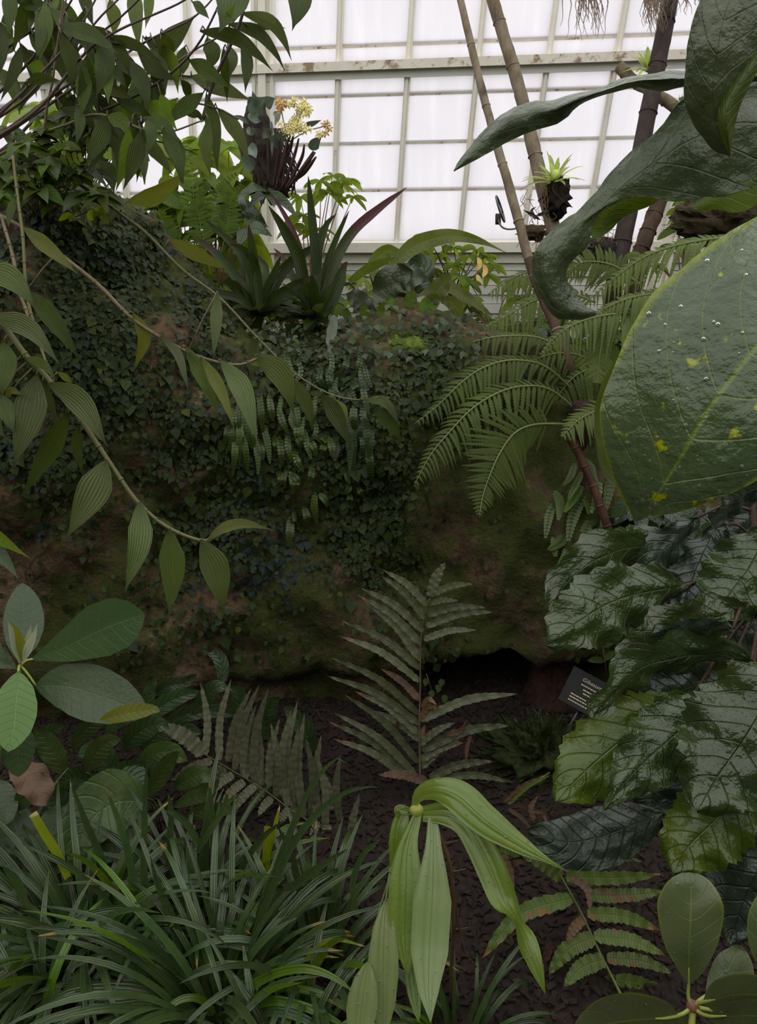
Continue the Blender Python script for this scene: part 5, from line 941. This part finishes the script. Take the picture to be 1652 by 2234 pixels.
sleaf(hs_, [(795, 705), (818, 735), (838, 770), (850, 806)], 30, 2.36, 'strap_grey'); sleaf(hs_, [(800, 720), (812, 745), (828, 765), (830, 775)], 14, 2.38, 'strap_grey'); sleaf(hs_, [(840, 738), (865, 750), (885, 760), (895, 768)], 14, 2.36, 'strap_grey'); sleaf(hs_, [(730, 690), (722, 735), (720, 758), (716, 772)], 24, 2.36, 'strap_grey'); sleaf(hs_, [(860, 700), (880, 740), (890, 752), (900, 770)], 12, 2.38, 'strap_grey')

# ------------------------------------------------------------------ plants between ridge and glass
def shrub(name, label, base, tips, mat, leaf_px, wr, n, dspread=.12, stem='twig', prof='ell', droop=.5, rs=.006, whorl=True, tipd=None):
    d = base[2]; b = P(*base); t = thing(name, label, 'shrub', (b[0], b[1], 0.0)); mb = MB()
    trunk = cr([np.array([b[0], b[1], 0.0]), (b*.5+np.array([b[0], b[1], 0])*.5), b], 8); mb.tube(trunk, rs, 6)
    for (x, y) in tips:
        dd = (tipd or d)+R.uniform(-dspread, dspread); e = P(x, y, dd); k = cr([b, (b+e)/2+np.array([R.uniform(-.02, .02), 0, .02]), e], 8); mb.tube(k, [rs*.6, rs*.25], 5)
        for i in range(n):
            f = 1 if whorl else R.uniform(.35, 1); o = k[int(f*7)]; a = 6.283*i/n+R.uniform(-.4, .4); L = leaf_px*d/FPX*R.uniform(.6, 1.1)
            dv = nrm(np.array([math.cos(a), math.sin(a)*.8, R.uniform(-.35, .55)])); pts = np.array([o+dv*L*s+np.array([0, 0, -droop*L*s*s]) for s in np.linspace(0, 1, 9)])
            m2 = MB(); m2.grid(leafgrid(pts, L*wr, prof, R.uniform(-.5, .5), fold=.15, cols=5, face=nrm(np.array([R.uniform(-.3, .3), -.6, 1.0])))); build('leaf', m2, M[mat] if isinstance(mat, str) else M[R.choice(mat)], t)
    build('stem', mb, M[stem], t)
    return t
rb = lambda x0, x1, y0, y1, n: [(R.uniform(x0, x1), R.uniform(y0, y1)) for _ in range(n)]
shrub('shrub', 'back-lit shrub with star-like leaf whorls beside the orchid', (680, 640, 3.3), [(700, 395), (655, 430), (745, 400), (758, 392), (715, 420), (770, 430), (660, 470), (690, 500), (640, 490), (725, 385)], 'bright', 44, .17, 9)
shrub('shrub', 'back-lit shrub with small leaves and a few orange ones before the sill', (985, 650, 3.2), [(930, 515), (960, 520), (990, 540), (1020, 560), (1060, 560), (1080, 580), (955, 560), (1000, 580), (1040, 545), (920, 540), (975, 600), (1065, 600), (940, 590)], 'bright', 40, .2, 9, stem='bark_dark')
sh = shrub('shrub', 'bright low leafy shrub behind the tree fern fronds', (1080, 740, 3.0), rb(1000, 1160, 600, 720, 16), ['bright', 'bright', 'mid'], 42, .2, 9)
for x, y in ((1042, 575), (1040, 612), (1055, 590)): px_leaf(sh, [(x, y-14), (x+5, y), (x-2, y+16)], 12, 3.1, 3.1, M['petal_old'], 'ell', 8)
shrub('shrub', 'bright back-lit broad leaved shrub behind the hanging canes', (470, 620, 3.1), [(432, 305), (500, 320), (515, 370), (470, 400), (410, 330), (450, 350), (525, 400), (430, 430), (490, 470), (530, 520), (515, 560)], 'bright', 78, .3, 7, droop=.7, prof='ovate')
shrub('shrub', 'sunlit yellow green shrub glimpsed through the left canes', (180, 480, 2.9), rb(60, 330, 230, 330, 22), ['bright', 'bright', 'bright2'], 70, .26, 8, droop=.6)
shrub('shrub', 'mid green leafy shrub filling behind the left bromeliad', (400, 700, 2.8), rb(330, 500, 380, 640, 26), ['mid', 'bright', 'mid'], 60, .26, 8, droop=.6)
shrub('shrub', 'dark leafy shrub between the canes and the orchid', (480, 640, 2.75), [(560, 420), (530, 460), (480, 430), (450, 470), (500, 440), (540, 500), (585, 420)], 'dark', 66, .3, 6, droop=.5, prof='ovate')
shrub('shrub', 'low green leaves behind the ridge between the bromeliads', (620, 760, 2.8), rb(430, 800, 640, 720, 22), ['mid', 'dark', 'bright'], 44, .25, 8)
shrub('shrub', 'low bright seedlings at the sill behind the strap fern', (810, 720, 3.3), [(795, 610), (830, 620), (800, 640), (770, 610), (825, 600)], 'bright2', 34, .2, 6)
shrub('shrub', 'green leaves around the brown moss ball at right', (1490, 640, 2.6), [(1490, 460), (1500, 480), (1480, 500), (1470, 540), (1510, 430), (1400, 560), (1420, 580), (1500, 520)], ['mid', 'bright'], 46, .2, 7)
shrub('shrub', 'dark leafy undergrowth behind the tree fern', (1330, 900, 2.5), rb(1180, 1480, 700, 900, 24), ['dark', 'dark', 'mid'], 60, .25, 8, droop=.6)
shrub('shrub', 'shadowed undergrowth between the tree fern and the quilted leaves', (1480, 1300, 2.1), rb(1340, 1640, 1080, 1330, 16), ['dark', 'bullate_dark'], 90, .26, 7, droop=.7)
rc = thing('ridge_creeper', 'dark little-leaved creeper carpeting the ridge top around the moss cushion', 'creeper', tuple(on_rock(900, 790)[0]))
k_ = 0
while k_ < 290:
    x, y = R.uniform(540, 1040), R.uniform(690, 800); q = on_rock(x, y)
    if q is None or q[0][1] > 2.7 or math.hypot((x-885)/55, (y-748)/22) < 1: continue
    mb = MB(); fig_leaf(mb, q[0]+q[1]*R.uniform(0, .03), nrm(q[1]+np.array([0, -.5, .5])), R.uniform(.016, .031), R.uniform(.007, .012)); build('leaf', mb, M[R.choice(['fig2', 'fig1', 'dark', 'fern_dark', 'fig1'])], rc); k_ += 1
# leafy top of the left mound
sm = shrub('mound_shrub', 'small lobed dark leaves crowning the left mound', (90, 500, 2.2), rb(-20, 250, 235, 440, 42), ['mid', 'fern_small', 'fig3', 'dark2', 'mid'], 44, .3, 7, droop=.5, dspread=.07, prof='ovate', tipd=1.8, rs=.0035)
yf = thing('young_fern', 'single glowing lime young fern frond on the left mound', 'fern', tuple(P(100, 400, 1.8)))
sp = path([(112, 408), (128, 378), (150, 352), (182, 342)], 1.8, 1.76, 14); mb = MB(); mb.tube(cr([P(90, 460, 1.86), P(104, 430, 1.83), sp[0]], 6), .0012, 4); pinnate(mb, sp, .024, VIEW(sp[0]), 9); build('frond', mb, M['bright2'], yf, smooth=False)
for p in (([(112, 392), (104, 380), (98, 362)], 14), ([(112, 398), (98, 390), (84, 378)], 14), ([(112, 398), (116, 385), (118, 370)], 14)): px_leaf(yf, p[0], p[1], 1.8, 1.79, M['bright2'], 'ell', 8)
lg = thing('young_leaves', 'pale green young leaves at the edge of the left mound', 'creeper', tuple(P(210, 500, 1.9)))
mb = MB(); mb.tube(path([(120, 480), (160, 475), (200, 460), (240, 470)], 1.9, 1.88, 10), .0015, 4); build('stem', mb, M['twig'], lg)
for p, w_ in (([(128, 482), (148, 470), (168, 482)], 14), ([(192, 480), (202, 468), (214, 470)], 20), ([(205, 455), (220, 460), (232, 475)], 13), ([(218, 470), (230, 480), (238, 490)], 14), ([(198, 432), (205, 420), (214, 408)], 14)): px_leaf(lg, p, w_, 1.88, 1.86, M['bright'], 'ell', 10)
# ferns against the light behind the canes
ff = thing('shade_fern', 'feathery fern fronds hanging in front of the bright shrub', 'fern', tuple(P(440, 560, 2.65)))
for pts, L in (([(430, 560), (425, 470), (418, 380), (400, 300)], 40), ([(480, 560), (500, 480), (505, 430), (528, 400)], 34), ([(450, 560), (470, 450), (490, 400), (520, 375)], 30), ([(380, 580), (360, 500), (350, 470), (330, 460)], 44), ([(420, 600), (390, 540), (350, 520), (310, 540)], 44), ([(460, 600), (440, 500), (430, 440), (445, 400)], 40)):
    frond(ff, pts, 2.65, 2.6, L, M['mid'], (0, -1, .4), 18, .15, .15, 66, 1, 1, .25, hw=.009, r=.0016, nn=9)
fe = thing('shade_fern', 'bright feathery ferns low behind the left bromeliad', 'fern', tuple(P(400, 700, 2.75)))
for pts, L in (([(410, 720), (390, 640), (370, 590), (340, 560)], 50), ([(420, 720), (430, 640), (450, 590), (480, 570)], 50), ([(400, 720), (420, 660), (400, 610), (385, 580)], 46), ([(440, 720), (470, 670), (490, 640), (520, 620)], 46), ([(380, 720), (340, 660), (320, 620), (290, 600)], 46)):
    frond(fe, pts, 2.75, 2.7, L, M['bright'], (0, -.8, .6), 18, .2, .2, 66, 1, 1, .2, hw=.009, r=.0016, nn=9)

# ------------------------------------------------------------------ orchid on its bark slab
oo = thing('orchid', 'orchid with pale yellow flowers mounted on dark fibrous bark slab', 'orchid', tuple(P(595, 440, 2.75)))
mb = MB(); sp = path([(597, 446), (592, 400), (572, 330), (560, 270), (556, 218)], 2.75, 2.75, 24); mb.tube(sp, [.012, .05, .058, .04, .028], 14)
for i, v in enumerate(mb.v):
    q = np.array(v); c0 = sp[min(i//14, 23)]; mb.v[i] = (c0+(q-c0)*(1+.5*noise.fractal(Vector((q[0]*28, q[1]*28, q[2]*14)), 1, 2, 4))).tolist()
build('bark_slab', mb, M['bark_black'], oo)
mb = MB(); mb.blob(P(604, 408, 2.72), .048, 6, .5, 5, 22, 14, (1, .8, 1.0)); build('root_mass', mb, M['bark_black'], oo)
mb = MB()
for _ in range(90):
    x = R.uniform(555, 650); sp = path([(x, 425-R.uniform(0, 60)), (x+R.uniform(-10, 10), 380), (x-20+R.uniform(-14, 14), 330), (x-30+R.uniform(-10, 10), 280)], 2.7, 2.7, 8); mb.tube(sp, .0022, 4)
build('hanging_roots', mb, M['bark_dark'], oo, kind='stuff')
for pts in ([(600, 415), (612, 370), (622, 330), (630, 300)], [(612, 415), (632, 370), (645, 330), (652, 302)], [(620, 415), (645, 372), (660, 340), (664, 315)], [(625, 412), (655, 375), (672, 350), (684, 330)], [(628, 405), (650, 382), (668, 358), (688, 332)], [(595, 410), (603, 360), (608, 330), (610, 300)], [(585, 400), (585, 350), (586, 310), (592, 280)], [(615, 410), (622, 350), (634, 320), (640, 296)], [(632, 405), (660, 380), (675, 362), (690, 342)]):
    mb = MB(); mb.tube(path(pts, 2.68, 2.62, 14), [.003, .004, .0085*(k_ := R.uniform(.75, 1.15)), .0075*k_, .003], 8); build('bulb', mb, M['bulb'], oo)
t6 = lambda L: [(300+L[i]/3.933, L[i+1]/3.933) for i in range(0, len(L), 2)]
for L, w_ in (((1080, 920, 1020, 880, 985, 780), 18), ((1000, 1000, 1030, 900, 1100, 830), 34), ((980, 960, 1020, 1030, 1060, 1040), 26), ((1100, 900, 1140, 870, 1180, 840), 26), ((950, 1060, 880, 1010, 790, 1000), 10), ((1150, 1150, 1110, 1150, 1070, 1190), 22), ((1230, 1270, 1180, 1210, 1110, 1150), 18), ((1200, 1230, 1240, 1180, 1290, 1160), 26), ((1430, 1080, 1500, 1060, 1580, 1030), 12), ((1500, 1290, 1520, 1230, 1580, 1170), 24), ((960, 1250, 1000, 1300, 1020, 1360), 26), ((1000, 1450, 930, 1380, 880, 1330), 28), ((940, 1100, 980, 1130, 990, 1080), 16), ((1150, 1040, 1150, 1200, 1155, 1360), 9), ((1370, 940, 1390, 1000, 1400, 1050), 10), ((1170, 960, 1200, 1000, 1180, 1080), 14)):
    px_leaf(oo, t6(L), w_*1.05, 2.66, 2.62, M['orchid_leaf'], 'ovate', 12, fold=.3)
def flower(x, y, d, r, mat):
    o = P(x, y, d); mb = MB(); n0 = nrm(VIEW(o)+np.array([R.uniform(-.7, .7), 0, R.uniform(-.6, .6)])); a0 = nrm(np.cross(n0, (R.random(), R.random(), 1))); b0 = np.cross(n0, a0)
    for k in range(5):
        a = 6.283*k/5; dv = a0*math.cos(a)+b0*math.sin(a); s = np.cross(n0, dv); mb.poly([o, o+dv*r*.5+s*r*.24+n0*r*.15, o+dv*r-n0*r*.12, o+dv*r*.5-s*r*.24+n0*r*.15])
    mb.blob(o+n0*r*.2, r*.22, 1, .1, 2, 6, 4); build('flower', mb, mat, oo, smooth=False)
for cx, cy, sx2, sy2, n, m_ in ((645, 272, 24, 18, 26, 'petal'), (665, 236, 20, 16, 18, 'petal'), (612, 228, 14, 16, 14, 'petal_old'), (710, 275, 10, 12, 5, 'petal_old'), (700, 290, 8, 6, 4, 'petal'), (640, 225, 10, 8, 6, 'petal'), (635, 282, 20, 10, 10, 'petal')):
    for _ in range(n): flower(R.gauss(cx, sx2*.55), R.gauss(cy, sy2*.55), 2.6+R.uniform(-.04, .04), .0155, M[m_])
mb = MB()
for a in ((645, 272), (665, 236), (612, 228), (710, 275)): mb.tube(cr([P(630, 310, 2.64), P((a[0]+625)/2, (a[1]+300)/2, 2.62), P(*a, 2.61)], 8), .002, 5)
mb.tube(cr([P(556, 222, 2.75), P(560, 100, 2.8), P(565, -200, 2.85)], 8), .0012, 4); build('flower_stalk', mb, M['rachis_g'], oo)

# ------------------------------------------------------------------ bare stems and trunks, right of centre
def pole(label, pts, d0, d1, radii, mat, name='trunk', cat='trunk', ext=None, nz=.12, mat2=None, cut=30):
    sp = path(pts, d0, d1, 44)
    if ext is not None: sp = np.vstack([sp, cr([sp[-1], (sp[-1]+ext)/2, ext], 10)[1:]])
    t = thing(name, label, cat, tuple(sp[-1])); mb = MB(); mb.tube(sp, radii, 12); n = len(sp)
    for i, v in enumerate(mb.v):
        q = np.array(v); c0 = sp[min(i//12, n-1)]; mb.v[i] = (c0+(q-c0)*(1+nz*noise.fractal(Vector((q[0]*40, q[1]*40, q[2]*16)), 1, 2, 3))).tolist()
    if mat2:
        f_ = mb.f[:]; nb = 12*cut; m2 = MB(); m2.v, m2.uv = mb.v[nb:], mb.uv[nb:]; m2.f = [tuple(k-nb for k in f) for f in f_ if min(f) >= nb]
        build('lower_bark', m2, M[mat2], t); mb.f = [f for f in f_ if max(f) < nb+12]; mb.v, mb.uv = mb.v[:nb+12], mb.uv[:nb+12]
    build('bark', mb, M[mat], t); mb = MB()
    for i in range(3, n-2, 6):
        T = nrm(sp[i+1]-sp[i]); rr = np.interp(i/(n-1), np.linspace(0, 1, len(radii)), radii); mb.tube([sp[i]-T*.004, sp[i], sp[i]+T*.004], [rr, rr*1.13, rr], 12)
    build('leaf_scars', mb, M[mat], t, kind='stuff'); return t
gA = ground(1425, 1420); pole('slender tan stem slanting down to the right, leftmost of the bare stems', [(985, -80), (1005, 0), (1058, 220), (1120, 440), (1165, 600), (1215, 720), (1243, 800)], 2.5, 2.32, [.0115, .0125, .0155, .0155, .0155], 'bark_tan', ext=gA, mat2='bark_brown', cut=31)
pole('weathered tan trunk with flaking dark bark, second of the bare stems', [(1052, -80), (1075, 0), (1132, 190), (1180, 390), (1205, 490), (1222, 580)], 2.75, 2.7, [.021, .022, .024, .026, .026], 'bark_tan', ext=P(1250, 900, 2.6)*np.array([1, 1, 0]))
pole('straight dark brown trunk passing behind the huge puckered leaves', [(1472, -80), (1462, 0), (1400, 320), (1346, 590)], 2.6, 2.6, [.028, .028, .03, .031], 'bark_dark', ext=P(1310, 760, 2.62)*np.array([1, 1, 0]), nz=.05)
pole('short reddish brown rough trunk right of the dark trunk', [(1452, 380), (1438, 440), (1395, 560), (1380, 640)], 2.8, 2.75, [.028, .029, .03], 'bark_brown', ext=P(1370, 800, 2.75)*np.array([1, 1, 0]))
pole('thin orange brown stem rising behind the quilted leaves', [(1478, 1020), (1478, 1120), (1482, 1260), (1490, 1330)], 2.2, 2.2, [.016, .016, .016], 'orange_stem', ext=P(1492, 1400, 2.2)*np.array([1, 1, 0]), nz=.05)
pole('thin orange brown stem slanting past the trunk ferns', [(1246, 955), (1290, 1050), (1330, 1160), (1372, 1260)], 2.16, 2.2, [.011, .012, .012], 'orange_stem', ext=P(1400, 1330, 2.25)*np.array([1, 1, 0]), nz=.05)
# cut log with perched rosettes
lgx = pole('cut branch stub with pale end holding a bromeliad at upper right', [(1352, 146), (1385, 178), (1430, 205), (1482, 240), (1560, 300)], 2.7, 2.6, [.02, .019, .02, .022], 'bark_tan', 'branch', 'branch', ext=P(1700, 420, 2.5))
def perched(label, c, d, Lpx, n, mat, name='bromeliad'):
    b = P(*c, d); t = thing(name, label, 'bromeliad', tuple(b))
    for i in range(n):
        a = 6.283*i*.382; el = 1.35-1.05*i/n+R.uniform(-.1, .1); L = Lpx*d/FPX*R.uniform(.75, 1.05)*(1 if i > 3 else .75); dv = np.array([math.cos(a)*math.cos(el), math.sin(a)*math.cos(el), math.sin(el)])
        pts = np.array([b+dv*L*s+np.array([0, 0, -.5*L*s*s*math.cos(el)]) for s in np.linspace(0, 1, 10)]); mb = MB(); mb.grid(leafgrid(pts, L*.085, 'blade', 0, fold=.3, cols=5, face=nrm(np.array([0, 0, 1.3])-dv*.8))); build('leaf', mb, M[mat], t)
    return t
p1 = perched('glowing lime bromeliad perched on the second bare trunk', (1208, 402), 2.62, 88, 26, 'brom_lime')
mb = MB(); mb.blob(P(1216, 432, 2.64), .046, 8, .6, 6, 28, 18, (.9, .9, 1.35)); build('moss_ball', mb, M['bark_black'], p1)
perched('small pale bromeliad on the cut branch behind the dark trunk', (1412, 158), 2.66, 66, 22, 'brom_lime'); perched('tiny bright bromeliad at the lower end of the cut branch', (1484, 226), 2.6, 30, 10, 'brom_lime')
ep = thing('air_plant', 'tangle of dry roots and brown leaves clinging to the second trunk', 'epiphyte', tuple(P(1180, 490, 2.6)))
mb = MB(); mb.blob(P(1165, 508, 2.6), .03, 2, .5, 5, 18, 12, (1.5, 1, .8)); build('root_mass', mb, M['moss_brown'], ep)
for p, w_ in (([(1150, 505), (1138, 508), (1122, 512)], 10), ([(1168, 480), (1160, 460), (1172, 450)], 9), ([(1170, 470), (1185, 466), (1196, 458)], 8), ([(1180, 480), (1150, 462), (1140, 458)], 8), ([(1170, 520), (1185, 526), (1200, 525)], 10)): px_leaf(ep, p, w_, 2.58, 2.58, M['bulb'], 'lance', 8)
mb = MB()
for _ in range(40):
    x, y = R.uniform(1140, 1215), R.uniform(400, 520); mb.tube(path([(x, y), (x+R.uniform(-14, 14), y+R.uniform(5, 20)), (x+R.uniform(-18, 18), y+R.uniform(20, 46))], 2.6, 2.58, 6), .0011, 3)
build('roots', mb, M['twig'], ep, kind='stuff')
def rootclump(label, c, d, n, L):
    t = thing('hanging_roots', label, 'roots', tuple(P(*c, d))); mb = MB(); mb.blob(P(c[0], c[1]-34, d), .035, 4, .7, 7, 20, 12, (1.2, 1, .6)); build('root_mass', mb, M['moss_brown'], t); mb = MB()
    for _ in range(n):
        x = c[0]+R.gauss(0, 18); l = L*R.uniform(.35, 1); y = c[1]-26; pts = [(x, y)]
        for k in range(6): pts.append((pts[-1][0]+R.uniform(-7, 7), pts[-1][1]+l/6))
        mb.tube(path(pts, d, d, 16), [.0018, .0012, .0006], 4)
    build('roots', mb, M['root'], t, kind='stuff'); return t
rootclump('tangle of thin aerial roots hanging at the top edge left of the dark trunk', (1282, 0), 2.6, 46, 115); rootclump('reddish aerial roots hanging over the dark trunk at the top edge', (1428, 0), 2.5, 60, 100); rootclump('wispy pale roots hanging right of the dark trunk', (1500, -8), 2.5, 26, 70)
ms = thing('moss_ball', 'hanging brown moss ball half hidden by the huge dark leaf', 'moss', tuple(P(1570, 490, 2.3)))
mb = MB(); mb.blob(P(1570, 478, 2.3), .115, 7, .35, 4, 34, 20, (1.1, 1, .62)); src = [np.array(v) for v in mb.v]; build('cushion', mb, M['moss_brown'], ms); mb = MB(); tufts(mb, src, 1800, .02, .0012, .3); build('fibres', mb, M['moss_brown'], ms, smooth=False, kind='stuff')
mb = MB(); mb.tube(cr([P(1600, 460, 2.32), P(1640, 200, 2.3), P(1660, -200, 2.3)], 8), .002, 5); build('wire', mb, M['wire'], ms)
for c, q in (((1345, 560), 40), ((1290, 560), 30)): pass
bt = thing('root_tangle', 'brown root tangle at the foot of the dark trunk', 'roots', tuple(P(1310, 560, 2.6)))
mb = MB(); mb.blob(P(1312, 545, 2.62), .06, 11, .4, 4, 24, 14, (1.2, .9, .7)); src = [np.array(v) for v in mb.v]; build('cushion', mb, M['bark_black'], bt); mb = MB()
for _ in range(50):
    x, y = R.uniform(1270, 1350), R.uniform(500, 560); mb.tube(path([(x, y), (x+R.uniform(-20, 20), y+R.uniform(-10, 20)), (x+R.uniform(-25, 25), y+R.uniform(10, 40))], 2.58, 2.58, 6), .0012, 3)
build('roots', mb, M['root'], bt, kind='stuff')
# wire loop
wl = thing('wire_loop', 'dark wire loop with clip standing against the glass', 'wire', tuple(P(1140, 495, 2.7)))
c0 = P(1092, 456, 2.7); mb = MB(); r1 = nrm(RIGHT*.36+FWD*.93); r2 = nrm(UP-RIGHT*.28)
mb.tube([c0+.0*r1+(math.cos(a)*r1*.042+math.sin(a)*r2*.044) for a in np.linspace(0, 6.283, 30)], .0038, 7); build('ring', mb, M['wire'], wl)
mb = MB(); mb.tube(path([(1088, 474), (1090, 488), (1100, 498), (1118, 500), (1140, 494)], 2.7, 2.65, 14), .0032, 6); build('stalk', mb, M['wire'], wl)
mb = MB(); mb.box(P(1087, 478, 2.7), RIGHT*.009, FWD*.007, UP*.017); build('clip', mb, M['bark_dark'], wl)

# ------------------------------------------------------------------ plant label
d_ = 2.08; TLc, BLc, TRc = P(1253, 1453, d_+.02), P(1217, 1525, d_-.05), P(1333, 1484, d_+.02)
ex = TRc-TLc; ey = BLc-TLc; ex = ex-ey*(ex@ey)/(ey@ey)*.6; en = nrm(np.cross(ey, ex)); en = en if en@(EYE-TLc) > 0 else -en
lb = thing('plant_label', 'charcoal plant label with pale engraved lettering by tree fern foot', 'sign', tuple(BLc+ex*.5+ey*.4*0))
mb = MB(); mb.box(TLc+ex/2*1.05+ey/2, ex/2*1.05, ey/2, en*.0015); build('plate', mb, M['sign'], lb, smooth=False)
mb = MB(); a = TLc+ex*.6+ey*.8-en*.004; mb.tube([a, a+ey*.5-en*.02, np.array([a[0]+.01, a[1]-.02, -.02])], .003, 6); build('stake', mb, M['wire'], lb)
def text(s, u, v, size):
    fc = bpy.data.curves.new('lettering', 'FONT'); fc.body = s; fc.size = size; fc.extrude = .0002; fc.shear = .25
    o = bpy.data.objects.new('lettering', fc); COL.objects.link(o); bpy.context.view_layer.update()
    me = bpy.data.meshes.new_from_object(o.evaluated_get(bpy.context.evaluated_depsgraph_get())); bpy.data.objects.remove(o); bpy.data.curves.remove(fc)
    o = bpy.data.objects.new('lettering', me); COL.objects.link(o); me.materials.clear(); me.materials.append(M['ink'])
    from mathutils import Matrix
    X, Y = Vector(nrm(ex)), Vector(nrm(np.cross(en, nrm(ex)))); Z = Vector(en); p = Vector(TLc+ex*u+ey*v+en*.0022)
    mw = Matrix(((X.x, Y.x, Z.x, p.x), (X.y, Y.y, Z.y, p.y), (X.z, Y.z, Z.z, p.z), (0, 0, 0, 1)))
    o.parent = lb; o.matrix_local = Matrix.Translation(-Vector(ROOT[lb.name])) @ mw
text('Gibasum dos', .34, .26, .0165)
mb = MB()
for u0, u1, v in ((.36, .92, .36), (.46, .86, .47), (.5, .9, .56), (.22, .62, .70), (.22, .66, .78), (.22, .7, .87)):
    u = u0
    while u < u1:
        l = R.uniform(.03, .09); mb.box(TLc+ex*(u+l/2)+ey*v+en*.0021, ex*l/2, ey*.014, en*.0003); u += l+.015
build('small_print', mb, M['ink'], lb, smooth=False, kind='stuff')
